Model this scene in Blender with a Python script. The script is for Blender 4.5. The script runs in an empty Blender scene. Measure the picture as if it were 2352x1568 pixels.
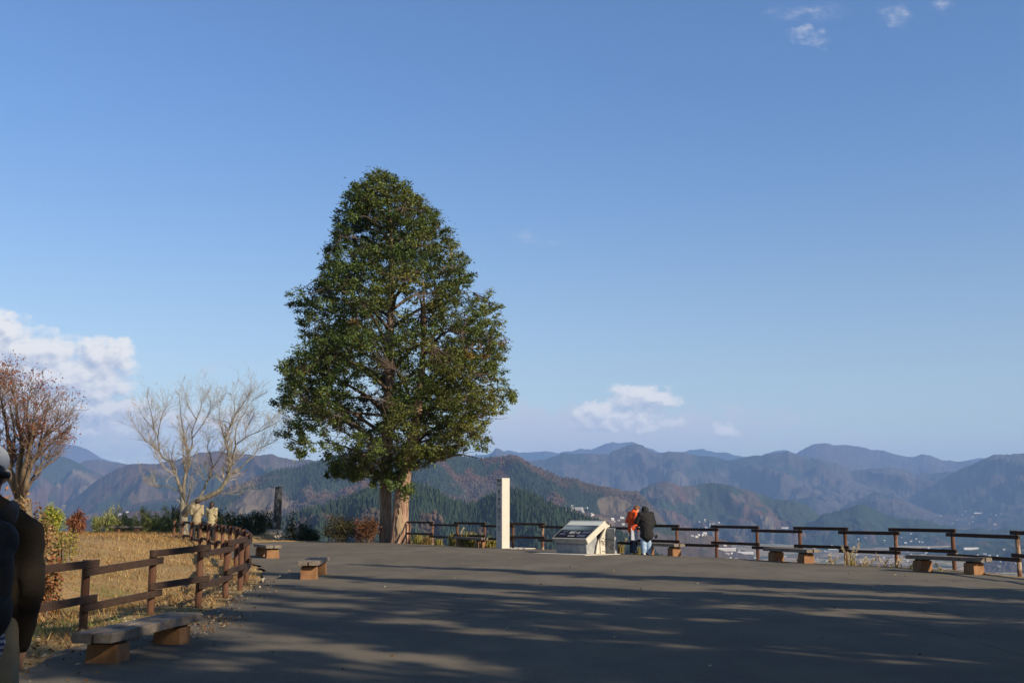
import bpy, bmesh, math, random
import numpy as np
from mathutils import Vector, Matrix

SC = bpy.context.scene
COL = SC.collection
R = math.radians
random.seed(5)
rng = np.random.default_rng(11)

# ------------------------------------------------------------------ camera
F, CX, CY, HOR, EYE = 2500.0, 1176.0, 784.0, 1175.0, 1.45
PITCH = math.atan((HOR - CY) / F)
SP, CP = math.sin(PITCH), math.cos(PITCH)
cam = bpy.data.objects.new('camera', bpy.data.cameras.new('camera'))
COL.objects.link(cam)
cam.location = (0, 0, EYE)
cam.rotation_euler = (math.pi / 2 + PITCH, 0, 0)
cam.data.sensor_width = 36
cam.data.lens = 36 * F / 2352
cam.data.clip_start = 0.05
cam.data.clip_end = 60000
SC.camera = cam

# ------------------------------------------------------------------ light
SUN_AZ, SUN_EL = 130.0, 27.0
sd = bpy.data.lights.new('sun', 'SUN')
sd.energy = 5.0
sd.angle = R(0.5)
sd.color = (1.0, 0.84, 0.63)
sun = bpy.data.objects.new('sun', sd)
COL.objects.link(sun)
to_sun = Vector((math.sin(R(SUN_AZ)) * math.cos(R(SUN_EL)), math.cos(R(SUN_AZ)) * math.cos(R(SUN_EL)), math.sin(R(SUN_EL))))
sun.rotation_euler = (-to_sun).to_track_quat('-Z', 'Y').to_euler()
sun.location = (20, -20, 30)
SC.view_settings.view_transform = 'Standard'
SC.view_settings.look = 'None'
SC.view_settings.gamma = 1
SC.view_settings.exposure = 0.6
SC.cycles.use_denoising = True
SC.cycles.max_bounces = 6
SC.cycles.diffuse_bounces = 3
SC.cycles.transparent_max_bounces = 8
SC.cycles.volume_bounces = 1


def ray(x, y):
    a, b = (x - CX) / F, (CY - y) / F
    return Vector((a, CP - SP * b, SP + CP * b))


def ground(x, y, z=0.0):
    d = ray(x, y)
    t = (z - EYE) / d.z
    return Vector((d.x * t, d.y * t, z))


def at(x, y, Y):
    d = ray(x, y)
    t = Y / d.y
    return Vector((d.x * t, Y, EYE + d.z * t))


# ------------------------------------------------------------------ node helpers
class NT:
    def __init__(s, tree):
        s.t = tree

    def n(s, kind, **kw):
        nd = s.t.nodes.new(kind)
        for k, v in kw.items():
            setattr(nd, k, v)
        return nd

    def l(s, a, b):
        s.t.links.new(a, b)

    def put(s, sock, v):
        if isinstance(v, bpy.types.NodeSocket):
            s.l(v, sock)
        else:
            sock.default_value = v

    def m(s, op, a, b=0.0, c=0.0, clamp=False):
        nd = s.n('ShaderNodeMath', operation=op, use_clamp=clamp)
        s.put(nd.inputs[0], a)
        s.put(nd.inputs[1], b)
        if op in ('MULTIPLY_ADD', 'SMOOTH_MAX'):
            s.put(nd.inputs[2], c)
        return nd.outputs[0]

    def vm(s, op, a, b=(0, 0, 0)):
        nd = s.n('ShaderNodeVectorMath', operation=op)
        s.put(nd.inputs[0], a)
        if op == 'SCALE':
            s.put(nd.inputs[3], b)
        else:
            s.put(nd.inputs[1], b)
        return nd.outputs['Value'] if op == 'LENGTH' else nd.outputs[0]

    def noise(s, vec, scale, detail=4, rough=.55, dist=0.0):
        nd = s.n('ShaderNodeTexNoise')
        if vec is not None:
            s.l(vec, nd.inputs['Vector'])
        nd.inputs['Scale'].default_value = scale
        nd.inputs['Detail'].default_value = detail
        nd.inputs['Roughness'].default_value = rough
        nd.inputs['Distortion'].default_value = dist
        return nd.outputs[0]

    def mr(s, v, a, b, c=0.0, d=1.0, smooth=True):
        nd = s.n('ShaderNodeMapRange', interpolation_type='SMOOTHSTEP' if smooth else 'LINEAR')
        s.put(nd.inputs[0], v)
        for i, q in enumerate((a, b, c, d)):
            s.put(nd.inputs[i + 1], q)
        return nd.outputs[0]

    def mix(s, f, a, b, mode='MIX'):
        nd = s.n('ShaderNodeMix', data_type='RGBA', blend_type=mode)
        s.put(nd.inputs[0], f)
        for i, q in ((6, a), (7, b)):
            if not isinstance(q, bpy.types.NodeSocket):
                q = (*q[:3], 1)
            s.put(nd.inputs[i], q)
        return nd.outputs[2]


# ------------------------------------------------------------------ world: sky with clouds
W = bpy.data.worlds.new('World')
SC.world = W
W.use_nodes = True
w = NT(W.node_tree)
bg = W.node_tree.nodes['Background']
sky = w.n('ShaderNodeTexSky', sky_type='NISHITA', sun_disc=False)
sky.sun_elevation = R(SUN_EL)
sky.sun_rotation = R(SUN_AZ)
sky.altitude = 500
sky.air_density = 1.0
sky.dust_density = 0.35
sky.ozone_density = 1.6
bg.inputs[1].default_value = 0.092
geo = w.n('ShaderNodeNewGeometry')
tc = w.n('ShaderNodeTexCoord')
sep = w.n('ShaderNodeSeparateXYZ')
w.l(tc.outputs['Generated'], sep.inputs[0])
yy = w.m('MAXIMUM', sep.outputs[1], 0.02)
cu, cv = w.m('DIVIDE', sep.outputs[0], yy), w.m('DIVIDE', sep.outputs[2], yy)
tint = w.mix(1.0, sky.outputs[0], w.mix(w.mr(sep.outputs[2], 0.46, 0.8), w.mix(w.mr(sep.outputs[2], 0.04, 0.40), (1.10, 1.0, 0.88), (0.69, 0.90, 1.14)), (0.62, 0.57, 0.49)), 'MULTIPLY')
w.l(tint, bg.inputs[0])
front = w.mr(sep.outputs[1], 0.15, 0.3)
cmb = w.n('ShaderNodeCombineXYZ')
w.l(cu, cmb.inputs[0])
w.l(cv, cmb.inputs[1])
UV = cmb.outputs[0]


def cloud_field(UVs, puffs):
    wn = w.n('ShaderNodeTexNoise')
    w.l(UVs, wn.inputs['Vector'])
    wn.inputs['Scale'].default_value = 62
    wn.inputs['Detail'].default_value = 7
    off = w.vm('SCALE', w.vm('SUBTRACT', wn.outputs['Color'], (0.5, 0.5, 0.5)), 0.030)
    P = w.vm('ADD', UVs, off)
    P = w.vm('MULTIPLY', P, (1, 1, 0))
    tot = None
    for (px, py, rx, ry, wt) in puffs:
        a = ray(px, py)
        c = (a.x / a.y, a.z / a.y, 0)
        d = w.vm('LENGTH', w.vm('MULTIPLY', w.vm('SUBTRACT', P, c), (F / rx, F / ry, 0)))
        v = w.mr(w.m('MULTIPLY', d, d), 0.0, 1.0, wt, 0.0, smooth=False)
        tot = v if tot is None else w.m('MAXIMUM', tot, v)
    mp = w.vm('MULTIPLY', UVs, (1.0, 1.7, 1.0))
    nz = w.noise(mp, 46, 8, .58)
    return w.m('ADD', tot, w.m('MULTIPLY', w.m('SUBTRACT', nz, 0.5), w.mr(tot, 0.0, 0.25, 0.0, 1.7))), tot


BIG = [(-30, 780, 140, 85, 1), (70, 815, 170, 75, 1), (240, 822, 85, 62, 1), (130, 870, 230, 80, 1),
       (215, 880, 120, 62, .9), (40, 890, 180, 80, 1), (215, 945, 190, 48, .9), (480, 968, 200, 34, .55),
       (300, 955, 120, 30, .6), (20, 950, 170, 62, .9), (150, 985, 250, 46, .7),
       (1476, 914, 105, 40, .9), (1390, 960, 100, 42, .9), (1460, 970, 140, 34, .6), (1664, 984, 46, 26, .5)]
THIN = [(200, 1000, 440, 90, 1), (1540, 990, 300, 62, 1), (1280, 990, 260, 75, 1), (1150, 1002, 70, 25, .9), (1220, 972, 90, 26, .7),
        (1866, 86, 66, 34, .34), (2052, 30, 48, 44, .26), (2164, 8, 36, 28, .22), (1850, 28, 130, 26, .2),
        (1225, 550, 95, 30, .16), (490, 851, 52, 20, .4), (1690, 970, 300, 60, .45), (1400, 1005, 450, 62, 1.2), (1900, 1020, 480, 36, .5)]
d1, t1 = cloud_field(UV, BIG)
d1b, _ = cloud_field(w.vm('ADD', UV, (0.004, 0.007, 0)), BIG)
d2, t2 = cloud_field(UV, THIN)
a1 = w.m('MULTIPLY', w.mr(d1, 0.05, 0.75), w.mr(cv, 0.04, 0.085, 0.6, 0.98))
a2 = w.m('MULTIPLY', w.mr(d2, 0.02, 0.9), 0.78)
lit = w.m('ADD', w.m('MULTIPLY', w.m('SUBTRACT', d1, d1b), 1.5), 0.62, clamp=True)
ccol = w.mix(lit, (0.36, 0.39, 0.46), (0.76, 0.72, 0.65))
b1 = w.n('ShaderNodeBackground')
w.l(ccol, b1.inputs[0])
b2 = w.n('ShaderNodeBackground')
b2.inputs[0].default_value = (0.52, 0.51, 0.52, 1)
ms2 = w.n('ShaderNodeMixShader')
w.l(w.m('MULTIPLY', a2, front), ms2.inputs[0])
w.l(bg.outputs[0], ms2.inputs[1])
w.l(b2.outputs[0], ms2.inputs[2])
ms1 = w.n('ShaderNodeMixShader')
w.l(w.m('MULTIPLY', a1, front), ms1.inputs[0])
w.l(ms2.outputs[0], ms1.inputs[1])
w.l(b1.outputs[0], ms1.inputs[2])
w.l(ms1.outputs[0], W.node_tree.nodes['World Output'].inputs[0])


# ------------------------------------------------------------------ mesh helpers
def link(o, parent=None):
    COL.objects.link(o)
    if parent is not None:
        o.parent = parent
        o.matrix_parent_inverse = Matrix.Translation(-parent.location) if parent.rotation_euler[2] == 0 else parent.matrix_basis.inverted()
    return o


def tag(o, label=None, cat=None, group=None, kind=None):
    for k, v in (('label', label), ('category', cat), ('group', group), ('kind', kind)):
        if v:
            o[k] = v
    return o


def empty(name, loc, rz=0.0):
    o = bpy.data.objects.new(name, None)
    o.location = loc
    o.rotation_euler = (0, 0, rz)
    o.empty_display_size = 0.2
    COL.objects.link(o)
    return o


class MB:
    """collects vertices and faces in world space, linked as one mesh object"""

    def __init__(s):
        s.v, s.f = [], []

    def add(s, vs, fs):
        b = len(s.v)
        s.v += [tuple(p) for p in vs]
        s.f += [tuple(i + b for i in q) for q in fs]
        return s

    def box(s, c, size, M=None, bev=0.0, taper=1.0):
        bm = bmesh.new()
        bmesh.ops.create_cube(bm, size=1)
        for q in bm.verts:
            k = taper if q.co.z > 0 else 1.0
            q.co = Vector((q.co.x * size[0] * k, q.co.y * size[1] * k, q.co.z * size[2]))
        if bev:
            bmesh.ops.bevel(bm, geom=bm.edges[:], offset=bev, segments=2, affect='EDGES', profile=.6)
        M = M or Matrix.Identity(3)
        c = Vector(c)
        bm.verts.ensure_lookup_table()
        bm.verts.index_update()
        s.add([c + M @ q.co for q in bm.verts], [[q.index for q in fc.verts] for fc in bm.faces])
        bm.free()
        return s

    def bar(s, a, b, wd, ht, bev=.008):
        a, b = Vector(a), Vector(b)
        d = (b - a)
        L = d.length
        x = d.normalized()
        z = Vector((0, 0, 1))
        y = z.cross(x).normalized()
        z = x.cross(y)
        return s.box((a + b) / 2, (L, wd, ht), Matrix((x, y, z)).transposed(), bev)

    def tube(s, pts, rad, n=8, cap=True):
        pts = [Vector(p) for p in pts]
        if not hasattr(rad, '__len__'):
            rad = [rad] * len(pts)
        vs, fs = [], []
        ref = Vector((0.31, 0.77, 0.21))
        for i, p in enumerate(pts):
            d = pts[min(i + 1, len(pts) - 1)] - pts[max(i - 1, 0)]
            if d.length < 1e-9:
                d = Vector((0, 0, 1))
            d.normalize()
            x = d.cross(ref)
            if x.length < .1:
                x = d.cross(Vector((1, 0, 0)))
            x.normalize()
            y = d.cross(x)
            for k in range(n):
                a = 2 * math.pi * k / n
                vs.append(p + (x * math.cos(a) + y * math.sin(a)) * rad[i])
        for i in range(len(pts) - 1):
            for k in range(n):
                a, b = i * n + k, i * n + (k + 1) % n
                fs.append((a, b, b + n, a + n))
        if cap:
            fs.append(tuple(range(n))[::-1])
            fs.append(tuple((len(pts) - 1) * n + k for k in range(n)))
        return s.add(vs, fs)

    def prism(s, poly, M, depth):
        """poly in local (x,z) extruded along local y by depth, placed by 4x4 M"""
        n = len(poly)
        vs = [M @ Vector((x, 0, z)) for x, z in poly] + [M @ Vector((x, depth, z)) for x, z in poly]
        fs = [tuple(range(n)), tuple(range(2 * n - 1, n - 1, -1))] + [(i, i + n, (i + 1) % n + n, (i + 1) % n) for i in range(n)]
        return s.add(vs, fs)

    def build(s, name, mat, parent=None, smooth=False, loc=None):
        me = bpy.data.meshes.new(name)
        vs = s.v
        if loc is not None:
            vs = [(x - loc[0], y - loc[1], z - loc[2]) for x, y, z in vs]
        me.from_pydata(vs, [], s.f)
        bm = bmesh.new()
        bm.from_mesh(me)
        bmesh.ops.recalc_face_normals(bm, faces=bm.faces)
        bm.to_mesh(me)
        bm.free()
        if smooth:
            me.polygons.foreach_set('use_smooth', [True] * len(me.polygons))
        me.materials.append(mat)
        o = bpy.data.objects.new(name, me)
        if loc is not None:
            o.location = loc
        return link(o, parent)


def np_mesh(name, V, Fc, mat, col=None, parent=None, smooth=False, loc=None):
    V = np.asarray(V, dtype=np.float32)
    if loc is not None:
        V = V - np.array(loc, dtype=np.float32)
    Fc = np.asarray(Fc, dtype=np.int32)
    me = bpy.data.meshes.new(name)
    me.vertices.add(len(V))
    me.vertices.foreach_set('co', V.ravel())
    k = Fc.shape[1]
    me.loops.add(Fc.size)
    me.loops.foreach_set('vertex_index', Fc.ravel())
    me.polygons.add(len(Fc))
    me.polygons.foreach_set('loop_start', np.arange(0, Fc.size, k, dtype=np.int32))
    me.polygons.foreach_set('use_smooth', np.full(len(Fc), smooth))
    if col is not None:
        a = me.color_attributes.new('Col', 'FLOAT_COLOR', 'POINT')
        c4 = np.ones((len(V), 4), dtype=np.float32)
        c4[:, :3] = col
        a.data.foreach_set('color', c4.ravel())
    me.update(calc_edges=True)
    me.materials.append(mat)
    o = bpy.data.objects.new(name, me)
    if loc is not None:
        o.location = loc
    return link(o, parent)


# ------------------------------------------------------------------ numpy noise
def _h(ix, iy, seed):
    n = (ix.astype(np.int64) * 374761393 + iy.astype(np.int64) * 668265263 + seed * 1442695041) & 0xffffffff
    n = ((n ^ (n >> 13)) * 1274126177) & 0xffffffff
    n = ((n ^ (n >> 16)) * 2246822519) & 0xffffffff
    return ((n ^ (n >> 15)) & 0xffffff) / float(0xffffff)


def vnoise(x, y, seed=0):
    x, y = np.asarray(x, dtype=float), np.asarray(y, dtype=float)
    ix, iy = np.floor(x), np.floor(y)
    fx, fy = x - ix, y - iy
    fx, fy = fx * fx * fx * (fx * (6 * fx - 15) + 10), fy * fy * fy * (fy * (6 * fy - 15) + 10)
    a, b = _h(ix, iy, seed), _h(ix + 1, iy, seed)
    c, d = _h(ix, iy + 1, seed), _h(ix + 1, iy + 1, seed)
    return (a + (b - a) * fx) * (1 - fy) + (c + (d - c) * fx) * fy


def fbm(x, y, o=4, seed=0, g=.5):
    s, a, t = 0, 1.0, 0
    for i in range(o):
        s = s + a * vnoise(x, y, seed + i * 17)
        t += a
        x, y, a = x * 2.03 + 13.7, y * 2.03 + 7.1, a * g
    return s / t


def sstep(a, b, x):
    t = np.clip((x - a) / (b - a), 0, 1)
    return t * t * (3 - 2 * t)


# ------------------------------------------------------------------ materials
def mat_new(name):
    m = bpy.data.materials.new(name)
    m.use_nodes = True
    t = NT(m.node_tree)
    return m, t, m.node_tree.nodes['Principled BSDF']


def mat_attr(name, rough=.8, transl=0.0, noise_scale=None, noise_amt=.4, bump=None, spec=.25):
    m, t, p = mat_new(name)
    a = t.n('ShaderNodeAttribute', attribute_name='Col')
    c = a.outputs[0]
    tco = t.n('ShaderNodeNewGeometry')
    if noise_scale:
        nz = t.noise(tco.outputs['Position'], noise_scale, 4, .6)
        c = t.mix(1.0, c, t.mix(nz, (1 - noise_amt,) * 3, (1 + noise_amt,) * 3), 'MULTIPLY')
    t.l(c, p.inputs['Base Color'])
    p.inputs['Roughness'].default_value = rough
    p.inputs['Specular IOR Level'].default_value = spec
    if bump:
        bn = t.n('ShaderNodeBump')
        bn.inputs['Strength'].default_value = bump[1]
        bn.inputs['Distance'].default_value = bump[2]
        t.l(t.noise(tco.outputs['Position'], bump[0], 3, .6), bn.inputs['Height'])
        t.l(bn.outputs[0], p.inputs['Normal'])
    if transl:
        tr = t.n('ShaderNodeBsdfTranslucent')
        t.l(c, tr.inputs[0])
        mx = t.n('ShaderNodeMixShader')
        mx.inputs[0].default_value = transl
        t.l(p.outputs[0], mx.inputs[1])
        t.l(tr.outputs[0], mx.inputs[2])
        t.l(mx.outputs[0], m.node_tree.nodes['Material Output'].inputs[0])
    return m


def mat_plain(name, c1, c2, scale=6, rough=.75, stretch=(1, 1, 1), bump=0.0, detail=5, spec=.3, contrast=(.3, .7), coord='Object', fine=None):
    m, t, p = mat_new(name)
    tc_ = t.n('ShaderNodeTexCoord')
    v = t.vm('MULTIPLY', tc_.outputs[coord], stretch)
    nz = t.noise(v, scale, detail, .6)
    f = t.mr(nz, contrast[0], contrast[1])
    c = t.mix(f, c1, c2)
    if fine:
        n2 = t.noise(tc_.outputs[coord], fine[0], 2, .6)
        c = t.mix(1.0, c, t.mix(t.mr(n2, .3, .7), (1 - fine[1],) * 3, (1 + fine[1],) * 3), 'MULTIPLY')
    t.l(c, p.inputs['Base Color'])
    p.inputs['Roughness'].default_value = rough
    p.inputs['Specular IOR Level'].default_value = spec
    if bump:
        b = t.n('ShaderNodeBump')
        b.inputs['Strength'].default_value = bump
        b.inputs['Distance'].default_value = .02
        t.l(nz, b.inputs['Height'])
        t.l(b.outputs[0], p.inputs['Normal'])
    return m


MT = {}
MT['leaf'] = mat_attr('leaf', .55, .22, spec=.35)
MT['dryleaf'] = mat_attr('dry_leaf', .8, .2)
MT['grass'] = mat_attr('grass_blade', .7, .25)
MT['hill'] = mat_attr('hill_forest', .95, 0, 0.035, .22, (0.06, .6, 7.0), spec=.05)
MT['far'] = mat_attr('far_mountain', .95, 0, 0.012, .15, (0.012, .5, 25.0), spec=.02)
MT['valley'] = mat_attr('valley_floor', .95, 0, 0.03, .3, spec=.05)
MT['forest'] = mat_attr('forest_crown', .9, 0, spec=.05)
MT['bark_light'] = mat_plain('bark_light', (.25, .23, .18), (.085, .078, .06), 9, .9, (1, 1, .45), .5)
MT['bark_red'] = mat_plain('bark_redbrown', (.38, .255, .185), (.16, .095, .065), 7, .92, (2.2, 2.2, .22), 1.0, 7, .15, (.36, .62))
MT['bark_dark'] = mat_plain('bark_dark', (.13, .095, .07), (.06, .045, .035), 6, .95, (2, 2, .25), .8)
MT['bark_brown'] = mat_plain('bark_brown', (.27, .205, .145), (.115, .085, .06), 6, .95, (2, 2, .25), .8)
MT['heartwood'] = mat_plain('heartwood', (.36, .27, .17), (.19, .13, .08), 7, .9, (3, 3, .3), .9)
MT['twig'] = mat_plain('twig', (.20, .165, .13), (.10, .08, .06), 3, .9)
MT['twig_pale'] = mat_plain('twig_pale', (.34, .30, .25), (.20, .175, .145), 3, .9)
MT['twig_red'] = mat_plain('twig_redbrown', (.20, .135, .095), (.13, .09, .07), 3, .9)
MT['bark_dull'] = mat_plain('bark_dull_brown', (.20, .155, .105), (.075, .058, .042), 7, .9, (1, 1, .45), .5)
MT['rail'] = mat_plain('rail_wood', (.026, .016, .011), (.055, .030, .019), 5, .8, (1, 1, 4), .25)
MT['post'] = mat_plain('post_wood', (.075, .032, .019), (.135, .065, .038), 4, .8, (1, 1, .4), .25)
MT['post_worn'] = mat_plain('post_wood_worn', (.13, .06, .035), (.36, .28, .2), 3.5, .85, (1, 1, .5), .3, contrast=(.45, .6))
MT['seat'] = mat_plain('bench_plank', (.12, .098, .078), (.21, .18, .15), 7, .85, (1, 1, 1), .3, fine=(60, .2))
MT['block'] = mat_plain('bench_block', (.17, .085, .040), (.26, .14, .066), 5, .85, (1, 1, .6), .3)
MT['granite'] = mat_plain('white_granite', (.56, .53, .46), (.44, .41, .36), 70, .7, bump=.12, spec=.3, fine=(14, .06))
MT['granite_smooth'] = mat_plain('grey_granite_polished', (.46, .45, .42), (.40, .39, .37), 60, .45, spec=.4, fine=(12, .06))
MT['concrete'] = mat_plain('pale_cast_stone', (.54, .50, .42), (.46, .43, .36), 6, .75, bump=.06, fine=(40, .07))
MT['concrete_shade'] = mat_plain('shaded_cast_stone', (.30, .31, .31), (.21, .22, .23), 4, .75, fine=(40, .1))  # cast stone darkened to carry the shade on faces turned from the sun
MT['carve'] = mat_plain('carved_shadow_line', (.13, .12, .105), (.09, .085, .075), 5, .8)
MT['ink'] = mat_plain('black_lettering', (.012, .012, .013), (.02, .02, .02), 5, .5)
MT['white_ink'] = mat_plain('white_lettering', (.75, .76, .78), (.7, .7, .72), 5, .5)
MT['pale_ink'] = mat_plain('pale_blue_print', (.20, .23, .34), (.12, .14, .24), 30, .5)
MT['stone_old'] = mat_plain('lichened_stone', (.05, .05, .048), (.34, .33, .29), 2.6, .9, (1, 1, .8), .4, 6, contrast=(.46, .66))
MT['rock'] = mat_plain('boulder', (.16, .15, .13), (.34, .32, .28), 2.2, .9, bump=.6)
MT['skin'] = mat_plain('skin', (.52, .30, .20), (.46, .26, .17), 12, .55)
MT['hair'] = mat_plain('brown_hair', (.10, .042, .018), (.17, .075, .03), 60, .6, bump=.5)
MT['hair_black'] = mat_plain('dark_hair', (.018, .012, .011), (.035, .022, .018), 60, .5, bump=.4)
MT['orange'] = mat_plain('orange_jacket', (.66, .085, .010), (.56, .062, .008), 14, .7, bump=.2)
MT['black_cloth'] = mat_plain('black_coat', (.008, .008, .009), (.014, .014, .015), 12, .8, bump=.2)
MT['navy'] = mat_plain('blue_jeans_dark', (.075, .115, .18), (.05, .08, .13), 16, .85, bump=.15)
MT['jeans'] = mat_plain('blue_jeans_light', (.33, .44, .58), (.23, .34, .48), 12, .85, bump=.15)
MT['shoe'] = mat_plain('dark_shoe', (.02, .02, .022), (.03, .03, .03), 9, .6)
MT['shoe_white'] = mat_plain('white_shoe_sole', (.75, .74, .7), (.66, .65, .62), 9, .6)
MT['paper'] = mat_plain('paper', (.72, .72, .74), (.66, .66, .69), 9, .6)
MT['bag'] = mat_plain('pale_grey_bag', (.42, .44, .50), (.35, .37, .43), 9, .6)
MT['knit'] = mat_plain('dark_brown_knit', (.011, .0085, .006), (.019, .0145, .010), 120, .95, bump=.12)
MT['pack'] = mat_plain('black_backpack', (.010, .010, .011), (.018, .018, .019), 30, .75, bump=.2)
MT['khaki'] = mat_plain('khaki_trousers', (.26, .22, .15), (.20, .17, .115), 7, .85, bump=.2)
MT['tan'] = mat_plain('tan_cloth', (.36, .22, .11), (.30, .18, .09), 8, .85)
MT['cap'] = mat_plain('white_cap', (.85, .86, .82), (.76, .77, .74), 10, .8)
MT['beige'] = mat_plain('beige_parka', (.30, .245, .155), (.25, .20, .125), 9, .85, bump=.2)
MT['cream'] = mat_plain('cream_coat', (.33, .285, .165), (.28, .24, .14), 9, .85, bump=.2)
MT['tile'] = mat_plain('grey_roof', (.20, .20, .21), (.14, .14, .15), .2, .6)
MT['roof_red'] = mat_plain('brown_roof', (.25, .15, .11), (.18, .11, .09), .2, .7)
MT['roof_white'] = mat_plain('white_metal_roof', (.72, .72, .72), (.62, .63, .64), .1, .5)
MT['roof_green'] = mat_plain('green_metal_roof', (.10, .30, .22), (.08, .25, .19), .1, .5)
MT['wall_white'] = mat_plain('white_house_wall', (.50, .48, .45), (.42, .40, .38), .1, .8)

# gingham shirt
m, t, p = mat_new('gingham_shirt')
tco = t.n('ShaderNodeTexCoord')
ss = t.n('ShaderNodeSeparateXYZ')
t.l(tco.outputs['Object'], ss.inputs[0])
fx = t.m('GREATER_THAN', t.m('FRACT', t.m('MULTIPLY', ss.outputs[0], 38.0)), .5)
fz = t.m('GREATER_THAN', t.m('FRACT', t.m('MULTIPLY', ss.outputs[2], 38.0)), .5)
t.l(t.mix(t.m('MULTIPLY', t.m('ADD', fx, fz), .5), (.62, .64, .68), (.02, .03, .13)), p.inputs['Base Color'])
MT['gingham'] = m

# asphalt
m, t, p = mat_new('asphalt')
g = t.n('ShaderNodeNewGeometry').outputs['Position']
big = t.noise(g, .16, 5, .6)
mid = t.noise(t.vm('MULTIPLY', g, (1.0, .45, 1)), .9, 5, .62)
fine = t.noise(g, 55, 3, .7)
c = t.mix(t.mr(big, .38, .62), (.100, .087, .067), (.132, .116, .090))
c = t.mix(t.mr(mid, .40, .66, 0, .7), c, (.062, .057, .050))
spk = t.n('ShaderNodeTexVoronoi')
t.l(g, spk.inputs['Vector'])
spk.inputs['Scale'].default_value = 38
c = t.mix(t.m('MULTIPLY', t.mr(spk.outputs['Distance'], .10, .22, 1, 0), t.mr(t.noise(g, 21, 2), .52, .62, 0, .8)), c, (.30, .28, .24))
c = t.mix(t.mr(fine, .35, .75, 0, .45), c, (.22, .20, .165))
vo = t.n('ShaderNodeTexVoronoi', feature='DISTANCE_TO_EDGE')
t.l(t.vm('ADD', g, t.vm('SCALE', t.vm('SUBTRACT', t.n('ShaderNodeTexNoise').outputs['Color'], (.5, .5, .5)), .0)), vo.inputs['Vector'])
vo.inputs['Scale'].default_value = .11
nv = t.n('ShaderNodeTexNoise')
nv.inputs['Scale'].default_value = .9
nv.inputs['Detail'].default_value = 6
t.l(g, nv.inputs['Vector'])
t.l(t.vm('ADD', g, t.vm('SCALE', nv.outputs['Color'], 1.6)), vo.inputs['Vector'])
crack = t.m('MULTIPLY', t.mr(vo.outputs[0], .0, .0030, 1, 0), t.mr(t.noise(g, .22, 2), .46, .56))
c = t.mix(t.m('MULTIPLY', crack, .75), c, (.035, .032, .03))
t.l(c, p.inputs['Base Color'])
p.inputs['Roughness'].default_value = .9
p.inputs['Specular IOR Level'].default_value = .2
b = t.n('ShaderNodeBump')
b.inputs['Strength'].default_value = .35
b.inputs['Distance'].default_value = .006
t.l(fine, b.inputs['Height'])
t.l(b.outputs[0], p.inputs['Normal'])
MT['asphalt'] = m

# dry ground
m, t, p = mat_new('dry_grass_ground')
g = t.n('ShaderNodeNewGeometry').outputs['Position']
n1, n2, n3 = t.noise(g, .35, 5, .6), t.noise(g, 2.2, 5, .65), t.noise(t.vm('MULTIPLY', g, (1, .6, 1)), 24, 4, .7)
c = t.mix(t.mr(n1, .42, .58), (.22, .16, .058), (.37, .235, .093))
c = t.mix(t.mr(n2, .45, .7, 0, .8), c, (.21, .095, .036))
c = t.mix(t.mr(n3, .4, .7, 0, .6), c, (.47, .33, .145))
t.l(c, p.inputs['Base Color'])
p.inputs['Roughness'].default_value = .95
b = t.n('ShaderNodeBump')
b.inputs['Strength'].default_value = .8
b.inputs['Distance'].default_value = .08
t.l(n3, b.inputs['Height'])
t.l(b.outputs[0], p.inputs['Normal'])
MT['soil'] = m

# info panel print: a misty mountain picture
m, t, p = mat_new('panel_print')
tco = t.n('ShaderNodeTexCoord')
ss = t.n('ShaderNodeSeparateXYZ')
t.l(tco.outputs['Object'], ss.inputs[0])
U, V = ss.outputs[0], ss.outputs[1]
nz = t.noise(t.vm('MULTIPLY', tco.outputs['Object'], (2.2, 6, 1)), 1.6, 6, .6)
vv = t.m('ADD', V, t.m('MULTIPLY', t.m('SUBTRACT', nz, .5), .28))
c = t.mix(t.mr(V, .30, .72), (.012, .014, .030), (.020, .028, .055))
mist = t.m('MULTIPLY', t.mr(vv, .40, .54), t.mr(vv, .78, .64))
mist = t.m('MULTIPLY', mist, t.mr(U, .3, 1.0, 1, .15))
c = t.mix(mist, c, (.26, .34, .38))
c = t.mix(t.mr(V, .735, .75), c, (.72, .75, .70))
c = t.mix(t.mr(V, .93, .99), c, (.30, .42, .44))
t.l(c, p.inputs['Base Color'])
p.inputs['Roughness'].default_value = .22
MT['print'] = m

# ------------------------------------------------------------------ far hills and valley
HILL_COLS = {'con': (.020, .042, .024), 'con2': (.030, .052, .026), 'dec': (.105, .076, .050), 'red': (.135, .074, .046),
             'grey': (.115, .092, .075), 'tan': (.24, .185, .125)}


HILL_COLS = {k: tuple(.66 * c for c in v) for k, v in HILL_COLS.items()}
HILL_COLS['con'] = (.020, .037, .022)


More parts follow.
